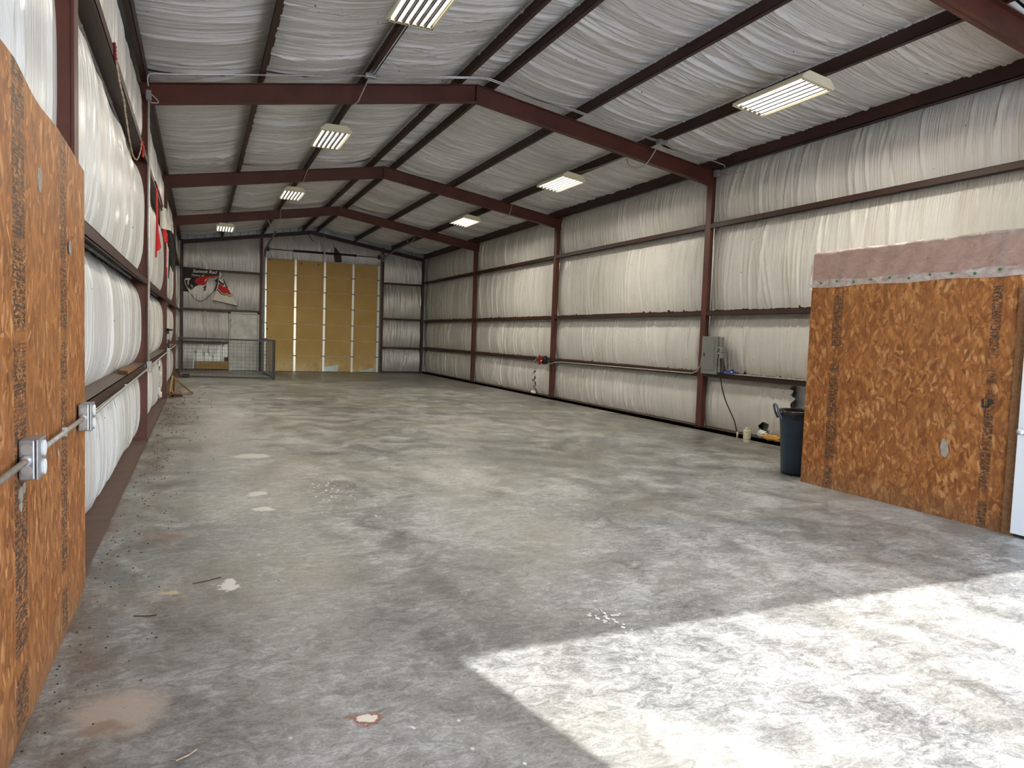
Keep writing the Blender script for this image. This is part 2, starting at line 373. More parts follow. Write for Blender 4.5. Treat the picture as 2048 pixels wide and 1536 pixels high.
def text_mesh(txt, size, shear=0.0, bold=0.0):
    cu = bpy.data.curves.new('lettering', 'FONT'); cu.body = txt; cu.size = size; cu.shear = shear; cu.offset = bold; cu.extrude = 0.001; cu.resolution_u = 3
    o = bpy.data.objects.new('lettering', cu); COL.objects.link(o)
    dg = bpy.context.evaluated_depsgraph_get(); me = bpy.data.meshes.new_from_object(o.evaluated_get(dg))
    bpy.data.objects.remove(o); me.materials.clear(); return me
def smooth_path(pts, n=6):
    P = [Vector(p) for p in pts]; out = []
    for i in range(len(P)-1):
        p0, p1, p2, p3 = P[max(i-1, 0)], P[i], P[i+1], P[min(i+2, len(P)-1)]
        for k in range(n):
            t = k/n
            out.append(0.5*((2*p1)+(p2-p0)*t+(2*p0-5*p1+4*p2-p3)*t*t+(3*p1-p0-3*p2+p3)*t**3))
    out.append(P[-1]); return out

def blanket(name, parent, mat, o, U, V, N, Lu, Lv, bulge, nfold=40, amp=0.016, seed=0, shear=0.15, step=0.017, nv=14, hole=None, fan=0.0, pw=2.0):
    """one sagging, creased insulation bay: folds run along V"""
    if hole is not None: nv = 70
    r = np.random.default_rng(seed); nu = max(12, int(Lu/step))
    u = np.linspace(0, Lu, nu)[:, None]; v = np.linspace(0, 1, nv)[None, :]
    low = sum(r.uniform(-1, 1)*np.sin(u*r.uniform(0.8, 3.5)+r.uniform(0, 6)) for _ in range(4))/4
    d = bulge*(1-np.abs(2*v-1)**pw)*(0.92+0.12*low)
    env0 = np.clip(np.minimum(v, 1-v)*9, 0, 1)**0.6
    k = 0
    while k < nfold:
        uc = r.uniform(0, Lu); m = r.integers(1, 6); sh = r.normal(0, shear)
        for j in range(m):
            u0 = uc+r.uniform(-0.22, 0.22); w = r.uniform(0.010, 0.028); a = amp*r.uniform(0.2, 1.0)**1.4*(1 if r.random() < 0.75 else -1)
            c = u0+(sh+r.normal(0, 0.025))*(v-0.5)*Lv+fan*(u0-uc)*(v-0.5)*2+r.normal(0, 0.018)*np.sin(math.pi*v)
            v0 = r.uniform(0.1, 0.9); l = r.uniform(0.5, 2.5)
            d = d+a*np.exp(-((v-v0)/l)**2)*np.exp(-(np.abs(u-c)/w)**1.5)*env0; k += 1
    o, U, V, N = (np.array(x, float) for x in (o, U, V, N))
    P = o+u[..., None]*U+(v[..., None]*Lv)*V+d[..., None]*N
    idx = np.arange(nu*nv).reshape(nu, nv)
    q = np.stack([idx[:-1, :-1], idx[1:, :-1], idx[1:, 1:], idx[:-1, 1:]], -1).reshape(-1, 4)
    if hole is not None:
        uu = (u+0*v)[:-1, :-1]+step/2; vv = ((v+0*u)*Lv)[:-1, :-1]+Lv/nv/2
        q = q[~hole(uu, vv).reshape(-1)]
    me = bpy.data.meshes.new(name); nf = len(q)
    me.vertices.add(nu*nv); me.vertices.foreach_set('co', P.reshape(-1)); me.loops.add(nf*4); me.loops.foreach_set('vertex_index', q.reshape(-1).astype(np.int32))
    me.polygons.add(nf); me.polygons.foreach_set('loop_start', np.arange(0, nf*4, 4, dtype=np.int32))
    uvl = me.uv_layers.new(name='UVMap'); uvs = np.stack([(u+0*v)+seed*3.7, (v+0*u)*Lv+seed*1.3], -1).reshape(-1, 2)
    uvl.data.foreach_set('uv', uvs[q.reshape(-1)].astype(np.float32).reshape(-1))
    me.update(); me.validate(); me.polygons.foreach_set('use_smooth', np.ones(len(me.polygons), bool))
    return link(name, me, mat, parent)

def conduit(pts, r, label, mat='galv_dull', name='conduit', cat='conduit', sm=True, straps=()):
    mb = MB(); mb.tube(pts, r, 8); o = mb.build(name, mat, None, sm); tag(o, label, cat)
    for s in straps:
        mb = MB(); mb.box([a-b for a, b in zip(s, (0.004, 0.015, 0.02))], [a+b for a, b in zip(s, (0.014, 0.015, 0.02))]); mb.build('strap', 'galv', o)
    return o

# ------------------------------------------------------------------ floor, outside, shell
mb = MB(); mb.box((-0.3, YF-0.15, -0.15), (W+0.3, YB+0.3, 0)); fl = mb.build('floor', 'floor')
tag(fl, 'stained grey trowelled concrete floor slab', 'floor', kind='structure')
mb = MB(); mb.box((-45, -60, -0.25), (55, YF-0.16, -0.03)); g = mb.build('ground', 'ground'); tag(g, 'pale concrete yard outside the front opening', 'ground', kind='structure')

def ribbed(mb, a, b, zt, n, off=0.0):
    """ribbed sheeting between plan points a and b; n = outward; zt(t) top height"""
    a, b, n = Vector((*a, 0)), Vector((*b, 0)), Vector((*n, 0)); L = (b-a).length; d = (b-a)/L; t = 0; pts = []
    while t < L:
        for dt, h in ((0, 0), (0.22, 0), (0.235, -0.03), (0.275, -0.03), (0.29, 0)):
            if t+dt <= L: pts.append((t+dt, h))
        t += 0.305
    pts.append((L, 0)); i0 = len(mb.v)
    for (tt, h) in pts:
        p = a+d*tt+n*(-h); mb.v += [(p.x, p.y, -0.02), (p.x, p.y, zt(p))]
    for k in range(len(pts)-1):
        q = i0+2*k; mb.f.append((q, q+2, q+3, q+1))
XO = 0.26
wl = MB(); ribbed(wl, (-XO, YF-0.2), (-XO, YB+0.25), lambda p: 5.05, (-1, 0)); wall_left = wl.build('wall_left', 'sheet')
wr = MB(); ribbed(wr, (W+XO, YF-0.2), (W+XO, YB+0.25), lambda p: 5.05, (1, 0)); wall_right = wr.build('wall_right', 'sheet')
wb = MB(); ribbed(wb, (-XO-0.12, YB+0.22), (W+XO+0.12, YB+0.22), lambda p: zr(p.x)+0.285, (0, 1)); wall_back = wb.build('wall_back', 'sheet')
DX0, DX1, DH = 2.86, 7.32, 4.446
wf = MB(); wf.box((-XO, YF-0.1, 0), (DX0, YF, 5.0)); wf.box((DX1, YF-0.1, 0), (W+XO, YF, 5.0)); wf.box((DX0, YF-0.1, DH), (DX1, YF, 5.0))
wf.hexa([(-XO, YF-0.1, 4.99), (W+XO, YF-0.1, 4.99), (W+XO, YF, 4.99), (-XO, YF, 4.99), (W/2-.01, YF-0.1, 5.8), (W/2+.01, YF-0.1, 5.8), (W/2+.01, YF, 5.8), (W/2-.01, YF, 5.8)])
wall_front = wf.build('wall_front', 'whitecloth')
ce = MB()
for s in (0, 1):
    xa, xb = (-XO-0.05, W/2) if s == 0 else (W/2, W+XO+0.05); f = lambda x: HE+SL*(x if s == 0 else W-x)+0.27
    ce.hexa([(xa, YF-0.3, f(xa)), (xb, YF-0.3, f(xb)), (xb, YB+0.3, f(xb)), (xa, YB+0.3, f(xa)), (xa, YF-0.3, f(xa)+0.03), (xb, YF-0.3, f(xb)+0.03), (xb, YB+0.3, f(xb)+0.03), (xa, YB+0.3, f(xa)+0.03)])
ceiling = ce.build('ceiling', 'sheet')
for o, l in ((wall_left, 'long left wall of creased white insulation between red girts'), (wall_right, 'long right wall of creased white insulation between red girts'), (wall_back, 'far gable wall of silvery insulation around the tan sectional door'), (wall_front, 'front gable wall with the open doorway behind the viewer'), (ceiling, 'pitched roof of sagging white insulation over dark purlins')):
    tag(o, l, o.name.split('_')[0], kind='structure')

# insulation bays of the side walls
rows = [(0.07, GIRTS[0]), (GIRTS[0]+0.03, GIRTS[1]), (GIRTS[1]+0.03, GIRTS[2]), (GIRTS[2]+0.03, 4.80)]
def torn_left(uu, vv):     # bay between the two nearest left columns and the second: ragged tears low down
    rr = np.random.default_rng(3); n = 0.10*np.sin(vv*23)+0.06*np.sin(vv*57+uu*9)
    a = (np.abs(uu-0.55+n) < 0.10) & (vv < 0.75) & (vv > 0.05)
    b = (np.abs(uu-4.9+1.4*n) < 0.16+0.14*np.sin(vv*11)) & (vv > 0.1) & (vv < 0.85)
    return a | b
def torn_right(uu, vv):
    n = 0.05*np.sin(vv*21)+0.04*np.sin(vv*47+uu*13)
    return (np.abs(uu-(8.56-FR[0])+n) < 0.19) & (vv > 0.32) & (vv < 0.90) | ((np.hypot((uu-(9.33-FR[0]))/0.10, (vv-0.13)/0.12)+n*4) < 1)
def torn_right2(uu, vv):
    n = 0.07*np.sin(vv*31)+0.04*np.sin(vv*67)
    return (np.abs(uu-(18.38-FR[2])+n) < 0.045) & (vv < 0.62)
k = 0
for bi, (ya, yb) in enumerate(BAYS):
    for ri, (za, zb) in enumerate(rows):
        k += 1
        h = torn_left if (bi == 2 and ri == 0) else None
        blanket('insulation_blanket', wall_left, 'vinyl_left', (-0.185, ya+0.01, za), (0, 1, 0), (0, 0, 1), (1, 0, 0), yb-ya-0.02, zb-za, 0.115, 80, 0.024, k, 0.03, hole=h, pw=3.4, step=0.014)
        h = torn_right if (bi == 1 and ri == 0) else torn_right2 if (bi == 3 and ri == 0) else None
        blanket('insulation_blanket', wall_right, 'vinyl_right', (W+0.205, ya+0.01, za), (0, 1, 0), (0, 0, 1), (-1, 0, 0), yb-ya-0.02, zb-za, 0.085, 64, 0.030, 100+k, 0.10, hole=h, fan=0.2)
# roof bays between purlins
PUR = [1.395, 2.83, 4.305, 4.85, 6.335, 7.82]
edges = [-0.1]+PUR+[W+0.1]
k = 200
for (ya, yb) in BAYS:
    for i in range(len(edges)-1):
        k += 1; xa, xb = edges[i], edges[i+1]
        if i == 3: za = zb = zr(xa)+0.2
        else: za, zb = zr(xa)+0.2, zr(xb)+0.2
        if i == 0: za = HE+SL*xa+0.2
        if i == 6: zb = HE+SL*(W-xb)+0.2
        L = math.hypot(xb-xa, zb-za); V = ((xb-xa)/L, 0, (zb-za)/L); N = (V[2], 0, -V[0])
        blanket('insulation_blanket', ceiling, 'vinyl_roof', (xa, ya+0.01, za), (0, 1, 0), V, N, yb-ya-0.02, L, 0.085 if i != 3 else 0.03, 130, 0.032, k, 0.10, fan=0.15, step=0.011, nv=13)
# purlins and eave struts: Z sections running the length of the roof
def zsect(mb, x, y0, y1, z, hgt=0.2, fl=0.065, t=0.006, sgn=1):
    mb.box((x, y0, z), (x+t, y1, z+hgt)); mb.box((x, y0, z), (x-fl*sgn, y1, z+t)); mb.box((x, y0, z+hgt-t), (x+fl*sgn, y1, z+hgt))
    mb.box((x-fl*sgn, y0, z), (x-fl*sgn+t, y1, z+0.018))
for x in PUR:
    mb = MB(); zsect(mb, x+0.03, YF, YB+0.2, zr(x), sgn=1 if x > W/2 else 1); mb.build('purlin', 'purlin', ceiling)
for x, s in ((-0.005, 1), (W+0.005, -1)):
    mb = MB(); mb.box((x, YF, HE-0.01), (x-0.006*s, YB+0.2, HE+0.2)); mb.box((x, YF, HE-0.01), (x-0.07*s, YB+0.2, HE)); mb.build('eave_strut', 'purlin', ceiling)
# girts on the side walls, one per bay
for wall, xin, s in ((wall_left, 0.0, 1), (wall_right, W, -1)):
    for (ya, yb) in BAYS:
        for gi, z in enumerate(GIRTS):
            mb = MB(); a, b2 = ya+0.085 if ya > 0 else ya, yb-0.085
            mb.box((xin-0.2*s, a, z+0.054), (xin, b2, z+0.06)); mb.box((xin-0.005*s, a, z-0.03), (xin, b2, z+0.06)); mb.box((xin-0.02*s, a, z-0.03), (xin, b2, z-0.024)); mb.box((xin-0.2*s, a, z+0.054), (xin-0.195*s, b2, z+0.115))
            mb.build('girt', 'girt', wall)
mb = MB(); mb.box((-0.2, YF, 0), (0.0, YB, 0.045)); mb.build('sill_plate', 'sill', wall_left)
mb = MB(); mb.box((W, YF, 0), (W+0.006, YB, 0.075)); mb.box((W, YF, 0.0), (W+0.2, YB, 0.06)); mb.build('base_channel', 'girt', wall_right)

# ------------------------------------------------------------------ portal frames
def portal(y, label):
    t = thing('steel_frame', label, 'steel frame', (0, y, 0), 'portal frames')
    for s in (0, 1):
        X = (lambda x: x) if s == 0 else (lambda x: W-x)
        mb = MB(); zt = HE-0.02
        mb.box((X(0), y-0.07, 0.0), (X(-0.2 if s == 0 else -0.10), y+0.07, zt-RD+0.03)); mb.box((X(0.0), y-0.078, 0.0), (X(-0.016), y-0.07, zt-RD+0.03))
        mb.box((X(-0.2), y-0.09, 0.045), (X(0.012), y+0.09, 0.058))
        mb.build('column', 'steel', t)
        mb = MB(); xa, xb = -0.2, W/2; f = lambda x: HE+SL*x
        def slab(ya, yb, lo, hi):
            mb.hexa([(X(xa), ya, f(xa)+lo), (X(xb), ya, f(xb)+lo), (X(xb), yb, f(xb)+lo), (X(xa), yb, f(xa)+lo), (X(xa), ya, f(xa)+hi), (X(xb), ya, f(xb)+hi), (X(xb), yb, f(xb)+hi), (X(xa), yb, f(xa)+hi)])
        slab(y-0.005, y+0.005, -RD, 0); slab(y-0.06, y+0.06, -0.012, -0.001); slab(y-0.06, y+0.06, -RD, -RD+0.011)
        mb.box((X(W/2-0.012), y-0.07, f(xb)-RD), (X(W/2), y+0.07, f(xb)-0.002))
        mb.build('rafter', 'steel', t)
    return t
for y, l in zip(FR, ('red-brown steel portal frame nearest the viewer, its rafter cut off by the photo edge', 'red-brown steel portal frame carrying the silver conduit along its rafter', 'red-brown steel portal frame whose right column holds the cord reel', 'red-brown steel portal frame farthest back, just before the wire pen')):
    portal(y, l)

# ------------------------------------------------------------------ far gable: framing, insulation, doors
JX = (2.80, 7.43)
def backcol(x, z1, w=0.09):
    mb = MB(); mb.box((x-w/2, YB-0.0, 0), (x+w/2, YB+0.01, z1)); mb.box((x-0.004, YB, 0), (x+0.004, YB+0.2, z1)); mb.box((x-w/2, YB+0.19, 0), (x+w/2, YB+0.2, z1)); mb.build('post', 'steel', wall_back)
backcol(JX[0]-0.02, zr(JX[0]), 0.10); backcol(JX[1]+0.03, zr(JX[1]), 0.10)
for x in (0.03, W-0.05):
    mb = MB(); mb.box((x-0.04, YB-0.02, 0), (x+0.05, YB+0.15, zr(x))); mb.build('corner_post', 'girt', wall_back)
for s in (0, 1):
    X = (lambda x: x) if s == 0 else (lambda x: W-x); mb = MB(); f = lambda x: HE+SL*x
    for lo, hi, ya, yb in ((-0.16, -0.02, YB+0.03, YB+0.036), (-0.035, -0.02, YB-0.02, YB+0.1), (-0.16, -0.15, YB-0.02, YB+0.06)):
        mb.hexa([(X(0), ya, f(0)+lo), (X(W/2), ya, f(W/2)+lo), (X(W/2), yb, f(W/2)+lo), (X(0), yb, f(0)+lo), (X(0), ya, f(0)+hi), (X(W/2), ya, f(W/2)+hi), (X(W/2), yb, f(W/2)+hi), (X(0), yb, f(0)+hi)])
    mb.build('end_rafter', 'purlin', wall_back)
for xa, xb, zs in ((0.05, JX[0]-0.05, (3.69, 2.235)), (0.05, 1.64, (1.03,)), (JX[1]+0.06, W-0.09, (3.62, 2.18, 1.0))):
    for z in zs:
        mb = MB(); mb.box((xa, YB, z+0.05), (xb, YB+0.19, z+0.056)); mb.box((xa, YB, z-0.012), (xb, YB+0.006, z+0.056)); mb.build('girt', 'purlin', wall_back)
for xa, xb in ((0.05, 1.64), (JX[1]+0.06, W-0.09)):
    mb = MB(); mb.box((xa, YB, 0), (xb, YB+0.19, 0.05)); mb.build('base_channel', 'girt', wall_back)
def torn_back(uu, vv):
    z = vv+0.06; x = uu+0.08; n = 0.05*np.sin(x*29)+0.04*np.sin(x*61+z*11)
    top = np.interp(x, [0.40, 0.44, 0.55, 0.62, 0.72, 0.80, 0.95, 1.05, 1.12, 1.2, 1.3, 1.4, 1.62], [0.35, 0.62, 0.70, 0.80, 0.76, 0.64, 0.68, 0.60, 0.50, 0.62, 0.90, 0.98, 0.98])
    return (x > 0.42) & (z < top+n)
bk = 300
for xa, xb, za, zb, hole in ((0.08, 2.75, 2.24, 3.69, None), (0.08, 1.64, 1.04, 2.235, None), (0.08, 1.64, 0.06, 1.03, torn_back),
                             (7.5, W-0.1, 2.19, 3.62, None), (7.5, W-0.1, 1.01, 2.18, None), (7.5, W-0.1, 0.06, 1.0, None)):
    bk += 1; blanket('insulation_blanket', wall_back, 'vinyl_back', (xa, YB+0.16, za), (1, 0, 0), (0, 0, 1), (0, -1, 0), xb-xa, zb-za, 0.12, 46, 0.030, bk, 0.22, step=0.014, hole=hole, fan=0.4)
# gable part above the sectional door and at the upper left
for xa, xb, z0 in ((JX[0]+0.03, W/2, 4.33), (W/2, JX[1]-0.02, 4.33), (0.08, 2.75, 3.70), (7.5, W-0.1, 3.63)):
    nx, nz = 160, 14; bk += 1; r = np.random.default_rng(bk); vs_, fs_ = [], []
    fo = [(r.uniform(xa, xb), r.uniform(0.012, 0.03), r.uniform(0.006, 0.022), r.normal(0.35, 0.15)) for _ in range(40)]
    for i in range(nx):
        x = xa+(xb-xa)*i/(nx-1); zt = zr(x)-0.03
        for j in range(nz):
            z = z0+(zt-z0)*j/(nz-1); d = 0.07*math.sin(math.pi*j/(nz-1))+sum(a*math.exp(-((x-c+s*(z-(z0+zt)/2))/w)**2) for c, w, a, s in fo)
            vs_.append((x, YB+0.13-d, z))
    for i in range(nx-1):
        for j in range(nz-1):
            q = i*nz+j; fs_.append((q, q+nz, q+nz+1, q+1))
    me = bpy.data.meshes.new('insulation_blanket'); me.from_pydata(vs_, [], fs_); uvl = me.uv_layers.new(name='UVMap')
    for li, lp in enumerate(me.loops): v = vs_[lp.vertex_index]; uvl.data[li].uv = (v[0], v[2])
    link('insulation_blanket', me, 'vinyl_back', wall_back, True)

# sectional overhead door
d1 = thing('door_1', 'tall tan foam-backed sectional overhead door in the far wall', 'door', ((DX0+DX1)/2, YB, 0)); d1['kind'] = 'structure'
DXA, DXB, DZ = 2.93, 7.33, 4.33
st = [2.93, 4.04, 5.15, 6.27, 7.30]; rowsz = [0.0, 0.62, 1.25, 1.86, 2.495, 3.12, 3.735, DZ]
for i in range(4):
    for j in range(7):
        mb = MB(); mb.box((st[i]+0.03, YB+0.0, rowsz[j]+0.012), (st[i+1]-0.03, YB+0.04, rowsz[j+1]-0.012)); mb.build('door_panel', 'foam', d1, bevel=0.004)
for j in range(1, 7):
    mb = MB(); mb.box((DXA, YB+0.012, rowsz[j]-0.014), (DXB, YB+0.03, rowsz[j]+0.014)); mb.build('section_rail', 'seam', d1)
for i, x in enumerate(st):
    for j in range(7):
        mb = MB(); mb.box((x-0.036, YB-0.022, rowsz[j]+0.01), (x+0.036, YB+0.0, rowsz[j+1]-0.01)); mb.box((x-0.042, YB-0.006, rowsz[j]+0.01), (x+0.042, YB+0.0, rowsz[j+1]-0.01)); mb.build('stile', 'stile', d1)
    for j in range(1, 7):
        mb = MB(); mb.box((x-0.075, YB-0.03, rowsz[j]-0.022), (x+0.075, YB-0.012, rowsz[j]+0.022)); mb.lathe((x-0.055, YB-0.035, rowsz[j]), [(0.018, -0.02), (0.018, 0.02)], 8); mb.lathe((x+0.055, YB-0.035, rowsz[j]), [(0.018, -0.02), (0.018, 0.02)], 8); mb.build('hinge', 'bluegalv', d1)
mb = MB(); mb.poly([(5.19, YB-0.004, 0.03), (5.68, YB-0.004, 0.03), (5.75, YB-0.004, 0.16), (5.70, YB-0.004, 0.30), (5.62, YB-0.004, 0.24), (5.19, YB-0.004, 0.22)], (0, 0.003, 0)); mb.build('exposed_skin', 'peel', d1)
mb = MB(); mb.poly([(6.62, YB-0.004, 0.03), (7.2, YB-0.004, 0.03), (7.18, YB-0.004, 0.16), (7.05, YB-0.004, 0.19), (6.9, YB-0.004, 0.12), (6.66, YB-0.004, 0.10)], (0, 0.003, 0)); mb.build('exposed_skin', 'peel', d1)
for i, (x, z) in enumerate(((3.02, 1.62), (4.25, 4.20), (4.9, 4.2), (3.08, 4.27), (2.99, 0.22))):
    mb = MB(); mb.lathe((x, YB-0.006, z), [(0.028, 0), (0.018, 0.008)], 8, (0, -1, 0)); mb.build('hole_plug', 'wood_dark', d1)
# tracks with their curved upper part, hangers, spring shaft
for s, x in ((-1, 2.90), (1, 7.36)):
    P = [(x, YB-0.045, 0.0), (x, YB-0.045, 4.25)]+[(x, YB-0.045-0.38*(1-math.cos(a)), 4.25+0.38*math.sin(a)) for a in (0.3, 0.6, 0.9, 1.2, 1.57)]
    P += [(x, YB-4.3, 4.80)]
    mb = MB()
    for a, b2 in zip(P[:-1], P[1:]): mb.bar(a, b2, 0.03, 0.055, (1, 0, 0))
    mb.build('track', 'bluegalv', d1)
    mb = MB(); mb.bar((x+0.05*s, YB-4.2, 4.78), (x+0.25*s, YB-4.2, zr(x+0.25*s)-0.03), 0.03, 0.004, (0, 1, 0)); mb.bar((x+0.02*s, YB-4.2, 4.8), (x-0.25*s, YB-4.2, zr(x-.25*s)-0.03), 0.03, 0.004, (0, 1, 0)); mb.build('track_hanger', 'galv_dull', d1)
    mb = MB(); mb.box((x-0.03+0.05*s, YB-0.12, 4.50), (x+0.03+0.05*s, YB-0.02, 4.78)); mb.build('bearing_plate', 'galv_dull', d1)
    mb = MB(); mb.lathe((x-0.1*s, YB-0.1, 4.66), [(0.03, -0.04), (0.085, -0.04), (0.085, 0.04), (0.03, 0.04)], 16, (1, 0, 0)); mb.build('cable_drum', 'blackpaint', d1)
mb = MB(); mb.tube([(2.85, YB-0.1, 4.66), (7.45, YB-0.1, 4.65)], 0.016, 8); mb.build('spring_shaft', 'blackpaint', d1)
for xa, xb in ((3.93, 5.06), (5.15, 6.35)):
    mb = MB(); n = 150; path = [(xa+(xb-xa)*i/(n*4), YB-0.1+0.042*math.cos(i*math.pi/2*0.5), 4.66+0.042*math.sin(i*math.pi/2*0.5)) for i in range(n*4+1)]
    mb.tube(path, 0.006, 4); mb.lathe((xa, YB-0.1, 4.66), [(0.02, 0), (0.05, 0), (0.05, 0.06), (0.02, 0.06)], 12, (1, 0, 0)); mb.lathe((xb-0.06, YB-0.1, 4.66), [(0.02, 0), (0.05, 0), (0.05, 0.06), (0.02, 0.06)], 12, (1, 0, 0)); mb.lathe((xa, YB-0.1, 4.66), [(0.036, 0.05), (0.036, xb-xa-0.05)], 10, (1, 0, 0)); mb.build('torsion_spring', 'blackpaint', d1)
mb = MB(); mb.box((5.08, YB-0.06, 4.30), (5.12, YB-0.05, zr(5.1)-0.12)); mb.box((5.085, YB-0.14, 4.6), (5.115, YB-0.05, 4.72)); mb.build('centre_bracket', 'galv_dull', d1)

mb = MB(); mb.poly([(x, YB-0.015, z) for x, z in ((5.445, 5.15), (5.50, 4.84), (5.475, 4.62), (5.53, 4.36), (5.80, 4.36), (5.76, 4.66), (5.62, 4.83), (5.50, 4.95))], (0, 0.006, 0)); mb.build('torn_dark_gash', 'wood_dark', wall_back)
conduit(smooth_path([(4.46, YB-0.08, 5.41), (4.49, YB-0.08, 5.33), (4.60, YB-0.08, 5.17), (4.70, YB-0.08, 5.08)]), 0.014, 'short dark wire dangling from the ridge at the far wall', 'blackpaint', 'wire', 'wire')
# personnel door in the far wall
d2 = thing('door_2', 'scuffed grey steel personnel door beside the tan sectional door', 'door', (2.17, YB, 0)); d2['kind'] = 'structure'
mb = MB(); mb.box((1.645, YB-0.03, 0), (1.71, YB+0.1, 2.21)); mb.box((2.66, YB-0.03, 0), (2.725, YB+0.1, 2.21)); mb.box((1.645, YB-0.03, 2.15), (2.725, YB+0.1, 2.21)); mb.build('door_frame', 'doorframe', d2)
mb = MB(); mb.box((1.715, YB+0.01, 0.02), (2.655, YB+0.055, 2.145)); mb.build('door_leaf', 'doorgrey', d2, bevel=0.003)
mb = MB(); mb.lathe((2.58, YB+0.01, 1.02), [(0.035, 0), (0.035, 0.01), (0.012, 0.012), (0.012, 0.04), (0.03, 0.05), (0.03, 0.075), (0.012, 0.085)], 14, (0, -1, 0)); mb.build('door_knob', 'galv', d2, True)
for z in (0.25, 1.08, 1.9):
    mb = MB(); mb.tube([(1.713, YB-0.0, z-0.05), (1.713, YB-0.0, z+0.05)], 0.012, 8); mb.build('hinge', 'bluegalv', d2)
# boards left against the torn corner
for i in range(2):
    mb = MB(); mb.box((0.5, YB-0.05, 0.06+0.145*i), (1.635, YB-0.01, 0.20+0.145*i)); o = mb.build('plank', 'wood_yellow', None, bevel=0.004)
    tag(o, ('lower', 'upper')[i]+' of two yellow pine planks across the torn far-left corner', 'plank', 'pine planks')
mb = MB(); mb.box((1.50, YB-0.05, 0.352), (1.635, YB-0.01, 0.50)); tag(mb.build('wood_block', 'wood_dark', None, bevel=0.004), 'dark wood block standing on the pine planks', 'wood block')

# ------------------------------------------------------------------ OSB lining on the left wall
ol = thing('osb_lining', 'orange oriented strand board lining along the left wall in the foreground', 'board lining', (0, 1.8, 0))
topz = [(-1.3, 2.5), (2.0, 2.50), (2.92, 2.511), (3.134, 2.515), (3.427, 2.474), (3.563, 2.466), (3.99, 2.483), (4.392, 2.476), (4.677, 2.463), (4.9, 2.455)]
zt = lambda y: float(np.interp(y, [a for a, b in topz], [b for a, b in topz]))
ys = [4.885, 3.665, 2.445, 1.225, 0.005, YF+0.01]
for a, b2 in zip(ys[1:], ys[:-1]):
    mb = MB(); n = 14; b2 -= 0.003; i0 = 0
    for i in range(n+1):
        y = a+(b2-a)*i/n; w = 0.004*math.sin(y*2.3)
        mb.v += [(0.022+w, y, 0.0), (0.034+w, y, 0.0), (0.034+w, y, zt(y)), (0.022+w, y, zt(y))]
    for i in range(n):
        q = 4*i
        for j in range(4): mb.f.append((q+j, q+(j+1) % 4, q+4+(j+1) % 4, q+4+j))
    mb.f += [(0, 1, 2, 3), (4*n+3, 4*n+2, 4*n+1, 4*n)]
    mb.build('osb_sheet', 'osb_left', ol)
for (y, z, r) in ((3.55, 2.163, 0.045), (4.31, 1.963, 0.03), (3.95, 0.96, 0.012)):
    mb = MB(); n = 16; v = [(0.037, y+r*(0.8+0.3*random.random())*math.cos(i*6.283/n), z+1.3*r*(0.8+0.3*random.random())*math.sin(i*6.283/n)) for i in range(n)]; mb.poly(v, (0.004, 0, 0)); mb.build('putty_patch', 'putty', ol)
mb = MB(); mb.lathe((0.037, 3.17, 0.93), [(0.03, 0), (0.03, 0.004)], 12, (1, 0, 0)); mb.lathe((0.037, 3.22, 0.945), [(0.022, 0), (0.022, 0.004)], 12, (1, 0, 0)); mb.lathe((0.037, 3.165, 0.885), [(0.02, 0), (0.02, 0.004)], 12, (1, 0, 0)); mb.build('putty_patch', 'putty', ol)

# ------------------------------------------------------------------ OSB-clad room along the right wall
XR, RY1, RH = 7.22, 6.40, 2.68
rm = thing('osb_room', 'small room clad in orange strand board built along the right wall', 'room', (XR, 5.2, 0))
for a, b2 in ((5.185, RY1), (4.045, 5.183)):
    mb = MB(); mb.box((XR, a, 0.0), (XR+0.012, b2-0.002, RH)); mb.build('osb_sheet', 'osb_right', rm)
mb = MB(); mb.box((XR, YF+0.01, 2.1), (XR+0.012, 4.043, RH)); mb.box((XR, YF+0.01, 0), (XR+0.012, 3.0, 2.1)); mb.build('osb_sheet', 'osb_right', rm)
mb = MB(); mb.box((XR+0.012, RY1-0.014, 0), (W-0.01, RY1-0.002, RH)); mb.build('osb_sheet', 'osb_right', rm)
mb = MB(); mb.box((XR, YF+0.01, RH-0.02), (W-0.01, RY1-0.002, RH)); mb.build('roof_deck', 'wood_yellow', rm)
mb = MB(); mb.box((XR-0.018, 3.952, 0), (XR+0.012, 4.043, 2.17)); mb.box((XR-0.018, 3.0, 2.08), (XR+0.012, 3.95, 2.17)); mb.build('door_trim', 'wood', rm)
me = text_mesh('LP', 0.105, 0, 0.005); o = link('print_mark', me, 'ink', rm); o.matrix_world = Matrix(((0, 0, -1, XR-0.0005), (-1, 0, 0, 4.315), (0, 1, 0, 1.10), (0, 0, 0, 1)))
# creased film over the top edge with a row of green caps
nx, nz = 90, 10; vs_, fs_ = [], []; r = np.random.default_rng(5)
for i in range(nx):
    y = 3.0+(RY1+0.012-3.0)*i/(nx-1)
    for j in range(nz):
        z = 2.295+0.005*math.sin(y*9)+(RH+0.012-2.295)*j/(nz-1); e = 0.010+0.010*abs(math.sin(y*3.1+z*2))*math.sin(math.pi*j/(nz-1))+0.004*math.sin(y*23+z*17)
        if j == 0: e = 0.004
        vs_.append((XR-e, y, z))
for i in range(nx): vs_.append((XR+0.5, 3.0+(RY1+0.012-3.0)*i/(nx-1), RH+0.008))
for i in range(nx-1):
    for j in range(nz-1): q = i*nz+j; fs_.append((q, q+nz, q+nz+1, q+1))
    fs_.append((i*nz+nz-1, (i+1)*nz+nz-1, nx*nz+i+1, nx*nz+i))
me = bpy.data.meshes.new('film'); me.from_pydata(vs_, [], fs_); film = link('plastic_film', me, 'film', rm, True); tag(film, 'milky pink clear film folded over the top of the boards')
vs_, fs_ = [], []
